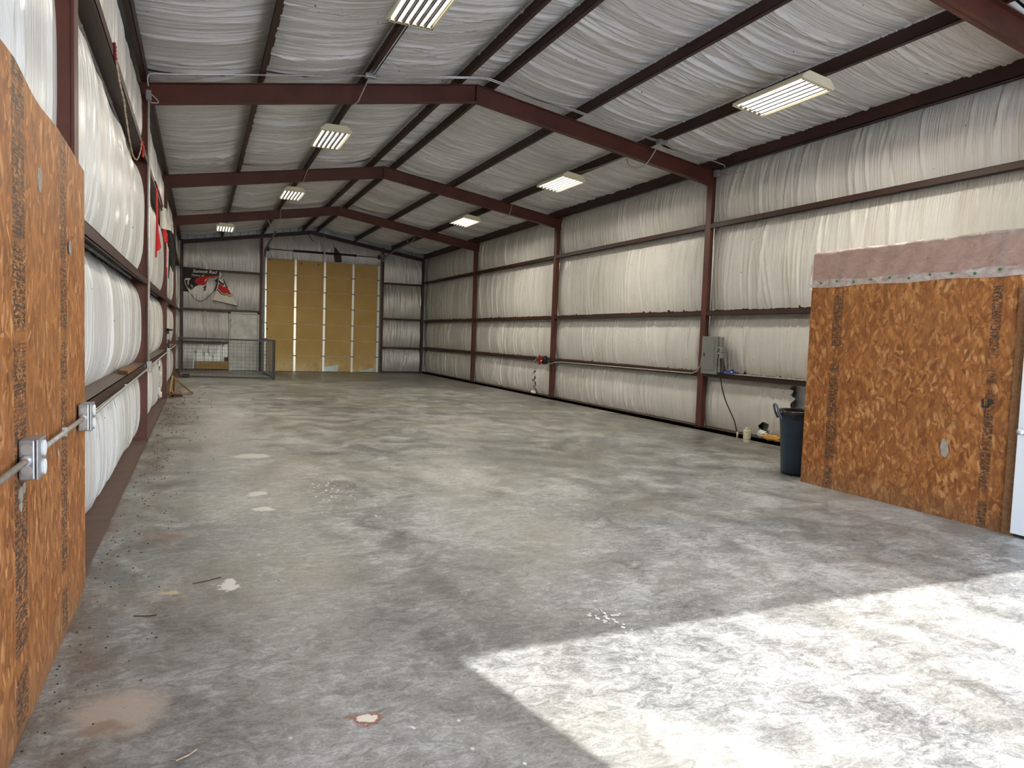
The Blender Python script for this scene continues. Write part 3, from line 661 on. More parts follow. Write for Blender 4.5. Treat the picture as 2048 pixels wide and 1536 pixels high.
for i in range(60):
    y = 3.0+(RY1+0.01-3.0)*i/59
    for j, z in enumerate((2.285, 2.31, 2.34, 2.365)): vs_.append((XR-0.016-0.005*math.sin(y*11+j*1.7)-0.003*math.sin(y*31), y, z+0.008*math.sin(y*7+j)))
for i in range(59):
    for j in range(3): q = i*4+j; fs_.append((q, q+4, q+5, q+1))
me = bpy.data.meshes.new('film_hem'); me.from_pydata(vs_, [], fs_); link('film_hem', me, 'hem', film, True)
mb = MB(); mb.box((XR-0.014, RY1-0.006, 2.26), (XR+0.06, RY1+0.012, RH+0.012)); mb.build('folded_film_edge', 'whitecloth', rm)
for i in range(11):
    y = 6.25-0.225*i; mb = MB(); mb.lathe((XR-0.006, y, 2.335+0.012*math.sin(i*2.2)), [(0.014, 0), (0.014, 0.016), (0.006, 0.019)], 10, (-1, 0, 0)); mb.build('green_cap', 'green', film)
mb = MB(); mb.poly([(XR-0.001, 4.66, 0.60), (XR-0.001, 4.62, 0.58), (XR-0.001, 4.59, 0.64), (XR-0.001, 4.61, 0.74), (XR-0.001, 4.66, 0.76), (XR-0.001, 4.68, 0.68)], (-0.003, 0, 0)); mb.build('putty_patch', 'putty', rm)
d3 = thing('door_3', 'white painted door set in the strand board room at the right edge', 'door', (XR, 3.5, 0)); d3['kind'] = 'structure'
mb = MB(); mb.box((XR-0.05, 3.08, 0.03), (XR-0.01, 3.948, 2.075)); mb.build('door_leaf', 'doorwhite', d3, bevel=0.003)
mb = MB(); mb.lathe((XR-0.05, 3.89, 0.93), [(0.033, 0), (0.033, 0.008), (0.012, 0.01), (0.012, 0.04), (0.028, 0.05), (0.028, 0.07), (0.01, 0.08)], 14, (-1, 0, 0)); mb.build('door_knob', 'galv', d3, True)

# ------------------------------------------------------------------ high-bay lights
def highbay(cx, cy, z, tilt, label, px):
    zhang = zr(px)+0.004; hx = px-cx+0.0
    t = thing('high_bay_light', label, 'ceiling light', (cx, cy, z), 'six-tube high-bay lights')
    L, w0, w1, h = 1.2, 0.50, 0.33, 0.105
    R = Matrix.Translation((cx, cy, z)) @ Matrix.Rotation(tilt, 4, 'Y')
    def put(mb, nm, mt, sm=False):
        o = mb.build(nm, mt, None, sm); o.parent = t; o.matrix_parent_inverse = Matrix.Identity(4); o.matrix_basis = Matrix.Translation((0, 0, 0)) @ Matrix.Rotation(tilt, 4, 'Y'); return o
    mb = MB(); s = 0.006; y = L/2
    for k in range(6): xk = -w1/2+w1*(k+0.5)/6; mb.box((xk-0.019, -y, h), (xk+0.019, y, h+s))
    for k in (-0.55, -0.2, 0.2, 0.55): mb.box((-w1/2, k-0.05, h), (w1/2, k+0.05, h+s))
    for k in (-1, 1):
        mb.hexa([(k*w0/2, -y, 0.03), (k*w1/2, -y, h), (k*w1/2, y, h), (k*w0/2, y, 0.03), (k*(w0/2+s), -y, 0.03), (k*(w1/2+s), -y, h+s), (k*(w1/2+s), y, h+s), (k*(w0/2+s), y, 0.03)])
        mb.box((k*w0/2, -y, 0.0), (k*(w0/2+s), y, 0.03)); mb.box((k*w0/2, -y, 0.0), (k*(w0/2-0.02), y, 0.004))
    put(mb, 'housing', 'cream')
    for k in (-1, 1):
        mb = MB(); yy = k*(y+0.002); pts = [(-w0/2, yy, 0.0), (w0/2, yy, 0.0), (w0/2, yy, 0.04), (w1/2, yy, h+0.006), (-w1/2, yy, h+0.006), (-w0/2, yy, 0.04)]
        mb.poly(pts, (0, k*0.006, 0)); mb.box((-w0/2, yy, 0.0), (w0/2, yy-k*0.035, 0.006)); put(mb, 'end_plate', 'cream')
    for i in range(6):
        x = -0.1975+0.079*i
        mb = MB(); mb.hexa([(x-0.031, -y+0.03, 0.03), (x+0.031, -y+0.03, 0.03), (x+0.031, y-0.03, 0.03), (x-0.031, y-0.03, 0.03), (x-0.016, -y+0.03, 0.058), (x+0.016, -y+0.03, 0.058), (x+0.016, y-0.03, 0.058), (x-0.016, y-0.03, 0.058)]); put(mb, 'reflector', 'reflector')
        mb = MB(); mb.tube([(x, -y+0.04, 0.018), (x, y-0.04, 0.018)], 0.0125, 10); put(mb, 'tube', 'tube')
        if i < 5:
            mb = MB(); mb.box((x+0.0395-0.011, -y+0.03, -0.003), (x+0.0395+0.011, y-0.03, 0.001)); put(mb, 'louvre_strip', 'louvre')
        for k in (-1, 1):
            mb = MB(); mb.box((x-0.018, k*(y-0.045), 0.0), (x+0.018, k*(y-0.012), 0.03)); put(mb, 'lamp_holder', 'cream')
    ld = bpy.data.lights.new('lamp_glow', 'AREA'); ld.shape = 'RECTANGLE'; ld.size = 0.46; ld.size_y = 1.1; ld.energy = LAMP_WATTS; ld.color = (1.0, 0.91, 0.76)
    lo = bpy.data.objects.new('lamp_glow', ld); COL.objects.link(lo); lo.parent = t; lo.matrix_basis = Matrix.Rotation(tilt, 4, 'Y') @ Matrix.Translation((0, 0, -0.008))
    dz = zhang-z
    for k in (-1, 1):
        mb = MB(); mb.tube([(0, k*0.45, h), (hx, k*0.45, dz)], 0.004, 6); mb.build('hanger', 'blackpaint', None).parent = t
    return t
highbay(2.67, 7.09, 4.85, 0.0, 'high-bay light cut off by the top edge of the photo, left slope', 2.82)
highbay(2.68, 12.80, 4.85, 0.0, 'high-bay light just behind the conduit-bearing frame, left slope', 2.82)
highbay(2.68, 18.45, 4.85, 0.0, 'high-bay light between the second and third rafters in view, left slope', 2.82)
highbay(1.33, 23.75, 4.58, 0.0, 'smallest high-bay light, lowest and farthest left, before the far rafter', 1.385)
highbay(7.33, 7.20, 4.70, SL*0.9, 'largest right-hand high-bay light, above the strand board room', 7.81)
highbay(7.33, 13.25, 4.72, SL*0.9, 'middle one of the right-hand high-bay lights, behind the conduit-bearing frame', 7.81)
highbay(7.33, 19.00, 4.72, SL*0.9, 'farthest of the right-hand high-bay lights', 7.81)

# ------------------------------------------------------------------ conduits and boxes
def jbox(name, c, size, label, nrm=(1, 0, 0), cat='junction box'):
    t = thing(name, label, cat, c); hx, hy, hz = size
    mb = MB(); mb.box((c[0]-hx, c[1]-hy, c[2]-hz), (c[0]+hx, c[1]+hy, c[2]+hz)); mb.build('box', 'boxsteel', t, bevel=0.006)
    return t
for i, (y, z, lab) in enumerate(((3.2, 1.065, 'larger, nearer steel outlet box on the left strand board'), (4.62, 1.06, 'steel outlet box at the far edge of the left strand board'))):
    t = thing('outlet_box', lab, 'outlet box', (0.045, y, z))
    mb = MB(); mb.box((0.04, y-0.075, z-0.075), (0.092, y+0.075, z+0.075)); mb.build('box', 'boxsteel', t, bevel=0.006)
    mb = MB(); mb.box((0.092, y-0.078, z-0.078), (0.104, y+0.078, z+0.078)); cv = mb.build('cover', 'boxsteel', t, bevel=0.008)
    for k in (-1, 1):
        mb = MB(); mb.lathe((0.1, y+0.0, z+k*0.036), [(0.03, 0), (0.03, 0.012), (0.027, 0.014)], 18, (1, 0, 0)); mb.build('receptacle', 'white', cv)
        mb = MB(); mb.lathe((0.066, y-0.075, z+k*0.04), [(0.02, 0), (0.02, 0.0015), (0.017, 0.002)], 16, (0, -1, 0)); mb.build('knockout', 'galv_dull', t)
    mb = MB(); mb.lathe((0.066, y-0.075, z), [(0.019, 0), (0.019, 0.02), (0.014, 0.03)], 12, (0, -1, 0)); mb.build('connector', 'galv', t)
    mb = MB(); mb.lathe((0.066, y+0.075, z), [(0.019, 0), (0.019, 0.02), (0.014, 0.03)], 12, (0, 1, 0)); mb.build('connector', 'galv', t)
conduit([(0.066, 0.5, 1.065), (0.066, 3.115, 1.065)], 0.0115, 'dull steel conduit entering the nearer outlet box from the left photo edge', straps=[(0.06, 2.5, 1.065)])
conduit([(0.066, 3.285, 1.065), (0.066, 4.535, 1.06)], 0.0115, 'dull steel conduit joining the two outlet boxes on the left strand board', straps=[(0.06, 3.95, 1.063)])
conduit([(0.066, 4.705, 1.055), (0.05, 5.2, 1.02), (0.03, 6.5, 1.01), (0.03, 10.6, 1.02)], 0.0115, 'dull steel conduit running under the left girt to the first column box', straps=[(0.02, 7.5, 1.012)])
jbox('junction_box', (0.035, 10.66, 1.04), (0.03, 0.055, 0.07), 'silver junction box on the left column under the conduit-bearing rafter')
conduit([(0.03, 10.72, 1.03), (0.03, 16.95, 1.05)], 0.0115, 'dull steel conduit along the left wall between the two column boxes')
jbox('junction_box', (0.04, 17.02, 1.06), (0.035, 0.055, 0.07), 'small silver junction box on the left column farther back')
conduit([(0.03, 17.1, 1.06), (0.03, 23.0, 1.08)], 0.0115, 'dull steel conduit running on to the wire pen along the left wall')
conduit([(0.028, 10.70, 1.11), (0.028, 10.70, 3.0), (0.02, 10.70, 4.50)], 0.0115, 'bright vertical conduit climbing the left column of the conduit-bearing frame', 'galv')
jbox('junction_box', (0.02, 10.68, 4.56), (0.03, 0.05, 0.06), 'silver junction box high on the left column with a looped wire')
conduit(smooth_path([(0.045, 10.66, 4.58), (0.07, 10.66, 4.56), (0.13, 10.65, 4.50), (0.12, 10.65, 4.47), (0.045, 10.66, 4.47)]), 0.006, 'white looped wire hanging from the high left junction box', 'whitecable', 'wire_loop', 'wire')
yc = 10.43
def rz(x): return zr(x)-0.022
P = smooth_path([(0.02, 10.60, 4.66), (0.02, 10.48, 4.72), (0.06, yc, 4.765), (0.2, yc, rz(0.2)), (0.4, yc, rz(0.4))])+[(2.76, yc, rz(2.76))]
conduit(P, 0.009, 'bright conduit rising along the left rafter to the purlin box', 'galv')
jb1 = jbox('junction_box', (2.84, yc, rz(2.84)), (0.075, 0.05, 0.03), 'silver junction box on the purlin where the left rafter conduit meets')
conduit([(2.92, yc, rz(2.92)), (4.50, yc, rz(4.5)), (4.64, yc, rz(4.6)-0.01), (7.70, yc, rz(7.70))], 0.009, 'bright conduit crossing the ridge between the two purlin boxes', 'galv')
conduit([(2.92, yc+0.05, rz(2.92)-0.002), (4.50, yc+0.05, rz(4.5)-0.002), (4.64, yc+0.05, rz(4.6)-0.012), (7.70, yc+0.05, rz(7.70)-0.002)], 0.009, 'thinner twin conduit beside the ridge-crossing conduit', 'galv')
jbox('junction_box', (7.80, yc, rz(7.80)), (0.085, 0.055, 0.035), 'dull silver junction box on the right purlin beside the right rafter')
conduit([(7.89, yc, rz(7.89)), (9.0, yc, rz(9.0)), (9.13, yc, rz(9.13)), (9.16, yc, 4.72)], 0.010, 'dull conduit dropping from the right purlin box to the eave')
conduit(smooth_path([(7.78, yc, rz(7.78)-0.03), (7.73, 10.5, 4.86), (7.70, 10.62, 4.72), (7.66, 10.72, 4.63), (7.58, 10.82, 4.60), (7.50, 10.95, 4.66), (7.50, 11.05, 4.8)]), 0.011, 'bent grey conduit looping below the right rafter')
conduit([(2.82, yc, rz(2.82)-0.03), (2.78, 10.6, 5.06), (2.74, 10.75, 4.94), (2.71, 10.88, 4.93), (2.70, 11.05, 4.95)], 0.010, 'short grey conduit passing under the left rafter to the light', 'galv_dull')
for ya, yb in ((7.7, 10.4), (11.05, 12.25), (13.4, 16.9), (17.2, 17.9)):
    pass
conduit([(2.885, 7.75, zr(2.85)-0.01), (2.885, 10.38, zr(2.85)-0.012)], 0.008, 'dark cord along the left purlin behind the nearest light', 'blackpaint', 'cord', 'cord')
conduit([(2.72, 11.05, 4.96), (2.78, 11.3, 5.2), (2.80, 12.3, 5.2), (2.74, 12.55, 4.98)], 0.007, 'dark cord feeding the second left-hand light', 'blackpaint', 'cord', 'cord')
conduit([(7.76, 10.9, 4.97), (7.76, 12.5, 4.98), (7.4, 12.9, 4.86)], 0.007, 'grey cord feeding the middle right-hand light', 'galv_dull', 'cord', 'cord')
jbox('junction_box', (W+0.02, 10.74, 4.69), (0.03, 0.06, 0.06), 'grey junction box at the top of the right column')
conduit([(W+0.03, 10.74, 4.63), (W+0.03, 10.74, 1.75)], 0.0125, 'bright vertical conduit from the right column top to the breaker panel', 'galv')
conduit(smooth_path([(W+0.02, 10.68, 4.68), (W-0.02, 10.55, 4.64), (W-0.03, 10.35, 4.58), (W-0.02, 10.2, 4.585), (W-0.0, 10.0, 4.57)]), 0.006, 'loose cable end beside the box at the right column top', 'galv_dull', 'cable', 'cable')
conduit([(W-0.03, 10.80, 1.50), (W-0.03, 10.86, 1.20), (W-0.035, 10.95, 1.09), (W-0.035, 11.1, 1.04), (W-0.035, 16.4, 1.02), (W-0.06, 16.75, 1.0), (W-0.14, 17.0, 0.93)], 0.0125, 'grey conduit along the right girt from the panel to the cord reel')
conduit([(W-0.02, 10.2, 1.10), (W-0.02, 9.8, 1.09), (W-0.02, 6.5, 1.09)], 0.012, 'dull conduit lying on the right girt behind the strand board room')

for P, lab in (([(2.87, 16.9, 5.25), (2.85, 17.0, 5.2), (2.76, 17.0, 4.95), (2.72, 17.25, 4.94)], 'short conduit passing under the rafter of the cord-reel frame, left slope'),
               ([(7.90, 16.85, 5.0), (7.88, 16.98, 4.98), (7.80, 16.98, 4.68), (7.74, 17.25, 4.66)], 'short conduit passing under the rafter of the cord-reel frame, right slope'),
               ([(2.86, 23.0, 5.25), (2.858, 23.1, 5.2), (2.86, 23.1, 4.92), (2.84, 23.1, 4.885), (2.82, 23.1, 4.92)], 'small hooked conduit hanging on the farthest rafter')):
    conduit(P, 0.009, lab)
# breaker panel
ep = thing('breaker_panel', 'grey breaker panel mounted beside the right column', 'electrical panel', (W, 10.52, 1.05))
mb = MB(); mb.box((W-0.07, 10.36, 1.06), (W-0.002, 10.80, 1.74)); mb.build('enclosure', 'greybox', ep, bevel=0.006)
mb = MB(); mb.box((W-0.078, 10.44, 1.13), (W-0.07, 10.74, 1.68)); pdoor = mb.build('panel_door', 'greybox', ep, bevel=0.004)
mb = MB(); mb.box((W-0.084, 10.70, 1.38), (W-0.078, 10.725, 1.44)); mb.build('latch', 'blackpaint', pdoor)
mb = MB(); mb.box((W-0.05, 10.27, 1.10), (W-0.002, 10.358, 1.73)); mb.build('side_gutter', 'greybox2', ep, bevel=0.004)
for z in (1.50, 1.40):
    mb = MB(); mb.box((W-0.15, 10.15, z-0.047), (W-0.03, 10.30, z+0.047)); rb = mb.build('receptacle_box', 'greybox2', ep, bevel=0.012)
    mb = MB(); mb.lathe((W-0.15, 10.24, z), [(0.034, 0), (0.03, 0.006), (0.012, 0.008)], 16, (-1, 0, 0)); mb.build('receptacle_face', 'black', rb)
    mb = MB(); mb.lathe((W-0.158, 10.24, z), [(0.011, 0), (0.011, 0.003)], 10, (-1, 0, 0)); mb.build('receptacle_hub', 'stile', rb)
conduit(smooth_path([(W-0.075, 10.255, 1.35), (W-0.06, 10.26, 1.2), (W-0.05, 10.26, 1.0), (W-0.05, 10.2, 0.82), (W-0.05, 10.1, 0.62), (W-0.05, 9.97, 0.45), (W-0.05, 9.84, 0.28), (W-0.06, 9.74, 0.08)]), 0.011, 'black cable dropping from the breaker panel to the floor', 'black', 'power_cable', 'cable')
mb = MB(); mb.tube([(W-0.06, 9.735, 0.0), (W-0.06, 9.735, 0.11)], 0.016, 10); tag(mb.build('conduit_stub', 'pvc', None, True), 'thin white conduit stub where the black cable enters the floor', 'pipe')
pv = thing('floor_pipe', 'white plastic cleanout pipe rising from the floor by the right wall', 'pipe', (W-0.22, 9.32, 0))
mb = MB(); mb.lathe((W-0.22, 9.32, 0), [(0.055, 0), (0.055, 0.05), (0.062, 0.06), (0.062, 0.19), (0.056, 0.20), (0.056, 0.205)], 18); mb.build('pipe_body', 'pvc', pv, False)
mb = MB(); mb.box((W-0.245, 9.295, 0.205), (W-0.195, 9.345, 0.245)); mb.build('pipe_plug', 'pvc', pv, bevel=0.006)
# blue rag on the girt
n = 14; mb = MB(); r = np.random.default_rng(9); vs_, fs_ = [], []
for i in range(n):
    for j in range(n):
        a, b2 = i/(n-1), j/(n-1); h = 0.075*math.sin(math.pi*b2)**0.5*math.sin(math.pi*(0.08+0.84*a))**0.4*(0.75+0.25*math.sin(a*9+b2*5)+0.15*r.random())
        vs_.append((W-0.045+0.12*b2, 10.22-0.30*a, 1.09+h))
for i in range(n-1):
    for j in range(n-1): q = i*n+j; fs_.append((q, q+n, q+n+1, q+1))
me = bpy.data.meshes.new('rag'); me.from_pydata(vs_, [], fs_); rag = link('blue_rag', me, 'blue', None, True); tag(rag, 'crumpled blue cloth with white print lying on the girt by the panel', 'cloth')
mb = MB(); mb.box((W-0.05, 9.97, 1.115), (W-0.043, 10.0, 1.14)); mb.build('print_mark', 'white', rag)
# cord reel
rl = thing('cord_reel', 'red and black cord reel hung on the right column', 'cord reel', (W-0.12, 17.25, 0.92))
mb = MB(); mb.lathe((W-0.26, 17.27, 1.035), [(0.03, -0.012), (0.125, -0.012), (0.125, 0.0), (0.07, 0.012), (0.07, 0.06)], 24, (1, 0, 0)); mb.build('reel_flange', 'reelred', rl)
mb = MB(); mb.lathe((W-0.19, 17.25, 1.035), [(0.07, -0.01), (0.10, 0.0), (0.115, 0.02), (0.115, 0.10), (0.10, 0.12), (0.04, 0.13)], 24, (1, 0, 0)); mb.build('reel_drum', 'black', rl)
mb = MB(); mb.box((W-0.14, 17.06, 0.98), (W+0.0, 17.2, 1.08)); mb.build('wall_bracket', 'blackpaint', rl)
mb = MB(); mb.box((W-0.285, 17.13, 1.0), (W-0.265, 17.18, 1.03)); mb.build('crank_knob', 'white', rl, bevel=0.005)
conduit(smooth_path([(W-0.28, 17.35, 1.10), (W-0.2, 17.6, 1.06), (W-0.12, 17.95, 0.95), (W-0.06, 18.15, 0.8), (W-0.05, 18.05, 0.62), (W-0.05, 17.75, 0.48), (W-0.05, 17.65, 0.36), (W-0.04, 17.75, 0.30)]), 0.007, 'thin pale cord drooping from the cord reel', 'whitecable', 'cord', 'cord')

# torn batts (loose fibre) beside the holes
def tuft(name, c, size, seed, mat, parent):
    r = np.random.default_rng(seed); import bmesh
    bm = bmesh.new(); bmesh.ops.create_icosphere(bm, subdivisions=4, radius=1)
    ph = r.uniform(0, 6, 12)
    for v in bm.verts:
        p = v.co.copy(); k = 1+0.28*math.sin(5*p.x+ph[0])*math.sin(6*p.y+ph[1])+0.22*math.sin(11*p.z+ph[2])*math.sin(9*p.x+ph[3])+0.12*math.sin(23*p.y+ph[4])+0.1*math.sin(31*p.z+ph[5])
        v.co = Vector((p.x*size[0]*k, p.y*size[1]*k, p.z*size[2]*k))+Vector(c)
    me = bpy.data.meshes.new(name); bm.to_mesh(me); bm.free(); return link(name, me, mat, parent, True)
tuft('torn_insulation', (W+0.08, 9.28, 0.12), (0.05, 0.11, 0.06), 1, 'fibre', wall_right)
tuft('torn_insulation', (W+0.03, 8.98, 0.10), (0.05, 0.20, 0.05), 2, 'yellow_fibre', wall_right)
tuft('torn_insulation', (W+0.06, 18.3, 0.08), (0.04, 0.10, 0.05), 3, 'fibre', wall_right)
for i, (y, z, s_) in enumerate(((11.50, 0.75, 0.05), (11.46, 0.45, 0.06), (11.42, 0.20, 0.07))):
    tuft('torn_insulation', (-0.11, y, z), (0.03, s_, 0.09), 10+i, 'fibre', wall_left)
for i, (y, z, s_) in enumerate(((15.5, 0.86, 0.10), (15.9, 0.62, 0.16), (15.5, 0.33, 0.20), (16.2, 0.20, 0.16))):
    tuft('torn_insulation', (-0.10, y, z), (0.045, s_, 0.07), 20+i, 'fibre', wall_left)

# ------------------------------------------------------------------ trash can
TC = (7.60, 6.80, 0)
tc = thing('trash_can', 'dark teal plastic trash can with a black liner beside the strand board room', 'trash can', TC)
mb = MB(); mb.lathe(TC, [(0.02, 0.012), (0.205, 0.012), (0.215, 0.0), (0.222, 0.03), (0.258, 0.66), (0.262, 0.70), (0.278, 0.705), (0.282, 0.77), (0.292, 0.775), (0.292, 0.79), (0.275, 0.79), (0.265, 0.70), (0.215, 0.05), (0.02, 0.05)], 40, cap=False); mb.build('body', 'can', tc, True)
mb = MB(); prof = [(0.296, 0.74), (0.299, 0.795), (0.285, 0.806), (0.268, 0.79), (0.262, 0.70), (0.2, 0.60), (0.02, 0.57)]; mb.lathe(TC, prof, 36, cap=False); mb.build('liner', 'bag', tc, True)
for s in (0, 1):
    a = math.radians(150)+s*math.pi; d = Vector((math.cos(a), math.sin(a), 0)); e = Vector((-d.y, d.x, 0)); c = Vector(TC)
    P = [c+d*0.27+e*0.10+Vector((0, 0, 0.69)), c+d*0.305+e*0.10+Vector((0, 0, 0.76)), c+d*0.33+e*0.085+Vector((0, 0, 0.84)), c+d*0.335+e*0.04+Vector((0, 0, 0.865)), c+d*0.335-e*0.04+Vector((0, 0, 0.865)), c+d*0.33-e*0.085+Vector((0, 0, 0.84)), c+d*0.305-e*0.10+Vector((0, 0, 0.76)), c+d*0.27-e*0.10+Vector((0, 0, 0.69))]
    mb = MB(); mb.tube(smooth_path(P, 4), 0.013, 8); mb.build('handle', 'canrim', tc, True)
a0 = math.atan2(-TC[1], CAM.x-TC[0])+0.45
mb = MB()
for (z, h) in ((0.60, 0.004), (0.43, 0.004)):
    pts = [(TC[0]+(0.247+(z-0.45)*0.057)*math.cos(a0+t), TC[1]+(0.247+(z-0.45)*0.057)*math.sin(a0+t), z) for t in np.linspace(-0.35, 0.35, 10)]; mb.tube(pts, h, 5)
for t in (-0.35, 0.35): mb.tube([(TC[0]+0.246*math.cos(a0+t), TC[1]+0.246*math.sin(a0+t), 0.43), (TC[0]+0.256*math.cos(a0+t), TC[1]+0.256*math.sin(a0+t), 0.60)], 0.004, 5)
mb.build('moulded_panel', 'can', tc, True)
mb = MB(); R0 = 0.234; mb.poly([(TC[0]+R0*math.cos(a0+t), TC[1]+R0*math.sin(a0+t), z) for t, z in ((0.02, 0.21), (0.08, 0.215), (0.0, 0.17), (-0.05, 0.175))], (0.004*math.cos(a0), 0.004*math.sin(a0), 0)); mb.build('white_scuff', 'greyprint', tc)

# ------------------------------------------------------------------ wire pen
def pen_panel(a, b, label):
    a, b = Vector(a), Vector(b); t = thing('wire_pen_panel', label, 'wire panel', a, 'wire pen panels'); H = 1.24
    mb = MB(); mb.bar(a+Vector((0, 0, H)), b+Vector((0, 0, H)), 0.05, 0.05); mb.build('top_rail', 'dark_galv', t)
    mb = MB(); mb.bar(a+Vector((0, 0, 0.05)), b+Vector((0, 0, 0.05)), 0.05, 0.045); mb.build('bottom_rail', 'dark_galv', t)
    for p in (a, b):
        mb = MB(); mb.tube([p, p+Vector((0, 0, H+0.03))], 0.03, 8); mb.build('post', 'dark_galv', t)
    L = (b-a).length; d = (b-a)/L; mb = MB(); n = int(L/0.118)
    for i in range(1, n):
        p = a+d*(L*i/n); mb.bar(p+Vector((0, 0, 0.06)), p+Vector((0, 0, H)), 0.006, 0.006, (0, 1, 0))
    for j in range(1, 11):
        z = Vector((0, 0, 0.05+(H-0.05)*j/11)); mb.bar(a+z, b+z, 0.006, 0.006)
    tag(mb.build('wire_mesh', 'dark_galv', t), kind='stuff')
    return t
pen_panel((0.07, 24.75, 0), (2.80, 24.02, 0), 'long wire mesh pen panel across the far left corner')
pen_panel((2.83, 24.08, 0), (2.78, 28.9, 0), 'wire mesh pen panel seen edge on, running back to the far wall')
mb = MB(); mb.box((0.14, 24.85, 0), (0.36, 24.98, 0.11)); tag(mb.build('brick', 'wood_dark', None, bevel=0.006), 'dark block on the floor inside the wire pen', 'block')

# ------------------------------------------------------------------ scrap wood by the left wall
def plank(a, b, w, h, mat, label, name='scrap_board', upv=(0, 0, 1)):
    mb = MB(); mb.bar(a, b, w, h, upv); return tag(mb.build(name, mat, None, bevel=0.004), label, 'scrap wood', 'scrap wood by the left wall')
plank((0.06, 18.7, 0.42), (0.50, 18.45, 0.03), 0.12, 0.035, 'wood', 'long scrap board leaning out from the left wall onto the floor', upv=(0.6, 0, 0.7))
plank((0.04, 17.8, 0.02), (0.08, 18.2, 0.42), 0.14, 0.03, 'wood_yellow', 'yellowish scrap board standing against the left wall', upv=(1, 0, 0))
plank((0.12, 18.05, 0.02), (0.13, 18.35, 0.36), 0.16, 0.03, 'wood', 'brown scrap board standing behind the yellowish one', upv=(1, 0.3, 0))
plank((0.06, 17.75, 0.10), (0.26, 17.85, 0.10), 0.12, 0.05, 'wood', 'short scrap block propped low in the wood pile', name='scrap_block')
plank((0.09, 17.8, 0.03), (0.28, 17.9, 0.03), 0.10, 0.05, 'wood_dark', 'dark short scrap block at the bottom of the wood pile', name='scrap_block')
mb = MB(); mb.poly([(-0.10, 8.15, 1.092), (0.0, 8.0, 1.092), (0.0, 9.0, 1.092), (-0.10, 9.15, 1.092)], (0.0, 0, 0.035)); tag(mb.build('wood_offcut', 'wood', None), 'weathered wood offcut lying on the left girt', 'wood offcut')
mb = MB(); mb.box((0.0, 16.98, 1.49), (0.12, 17.04, 1.53)); mb.box((0.0, 16.98, 1.42), (0.05, 17.04, 1.54)); tag(mb.build('wall_hook', 'blackpaint', None, bevel=0.004), 'black steel hook on the left column behind the junction boxes', 'hook')
mb = MB(); mb.tube(smooth_path([(0.03, 16.98, 1.30), (0.05, 16.98, 1.26), (0.03, 16.98, 1.2), (0.05, 16.98, 1.12)]), 0.02, 8); tag(mb.build('rubber_strap', 'black', None, True), 'short black strap hanging on the left column under the hook', 'strap')

# ------------------------------------------------------------------ banners and flags
def cut(name, pts, y, mat, parent, th=0.003):
    mb = MB(); mb.poly([(x, y, z) for x, z in pts], (0, th, 0)); return mb.build(name, mat, parent)
bn = thing('torn_banner', 'torn black racing banner hung on the far wall girt', 'banner', (0.65, YB-0.03, 3.75)); y0 = YB-0.03
cut('banner_cloth', [(0.052, 3.785), (1.297, 3.729), (1.29, 3.55), (0.893, 3.496), (0.555, 3.42), (0.447, 3.306), (0.517, 3.203), (0.616, 3.162), (0.517, 3.117), (0.321, 2.955), (0.250, 3.10), (0.282, 2.878), (0.057, 2.897)], y0, 'blackcloth', bn)
cut('red_graphic', [(0.447, 3.301), (0.575, 3.431), (0.892, 3.506), (1.278, 3.549), (1.264, 3.526), (1.013, 3.467), (0.937, 3.457), (0.894, 3.334), (0.815, 3.178), (0.755, 3.153), (0.656, 3.168), (0.517, 3.22)], y0-0.004, 'red', bn)
cut('white_graphic', [(0.80, 3.35), (0.86, 3.40), (0.90, 3.41), (0.87, 3.36), (0.82, 3.30), (0.78, 3.29)], y0-0.008, 'whitecloth', bn)
cut('white_graphic', [(0.123, 3.37), (0.319, 3.383), (0.319, 3.34), (0.264, 3.311), (0.257, 3.122), (0.222, 3.142), (0.221, 3.308), (0.123, 3.317)], y0-0.004, 'white', bn)
cut('torn_strip', [(0.736, 3.065), (0.855, 3.18), (0.846, 3.072), (0.817, 2.941), (0.757, 2.959), (0.80, 3.05)], y0, 'blackcloth', bn)
cut('torn_strip', [(1.134, 3.349), (1.255, 3.443), (1.246, 3.269), (1.195, 3.299)], y0, 'blackcloth', bn)
cut('torn_strip', [(1.20, 3.26), (1.245, 3.27), (1.22, 3.12), (1.17, 2.98), (1.12, 2.95), (1.17, 3.12)], y0, 'blackcloth', bn)
mb = MB(); mb.tube(smooth_path([(x, y0-0.004, z) for x, z in [(0.133, 3.371), (0.147, 3.158), (0.262, 2.909), (0.381, 2.744), (0.501, 2.611), (0.64, 2.553), (0.759, 2.592), (0.898, 2.708), (1.097, 2.935), (1.167, 3.091), (1.216, 3.246), (1.265, 3.444), (1.29, 3.554)]], 4), 0.010, 6); mb.build('hanging_hem', 'blackcloth', bn, True)
mb = MB(); mb.tube(smooth_path([(x, y0-0.012, z) for x, z in [(0.133, 3.33), (0.152, 3.158), (0.275, 2.915), (0.36, 2.80)]], 4), 0.014, 6); mb.build('hanging_hem', 'white', bn, True)
def put_text(txt, size, x, z, y, mat, parent, shear=0.2, bold=0.0, rot=0.0, sx=1.0):
    me = text_mesh(txt, size, shear, bold); o = link('lettering', me, mat, parent); c, s = math.cos(rot), math.sin(rot)
    o.matrix_world = Matrix(((c*sx, -s, 0, x), (0, 0, -1, y), (s*sx, c, 0, z), (0, 0, 0, 1))); return o
put_text('Summit Raci', 0.165, 0.385, 3.60, y0-0.004, 'white', bn, 0.25, 0.003)
put_text('Home of', 0.115, 0.35, 3.465, y0-0.004, 'greyprint', bn, 0.2, 0.003)
put_text('S', 0.13, 0.36, 3.04, y0-0.004, 'white', bn, 0.1, 0.004, 0.5)
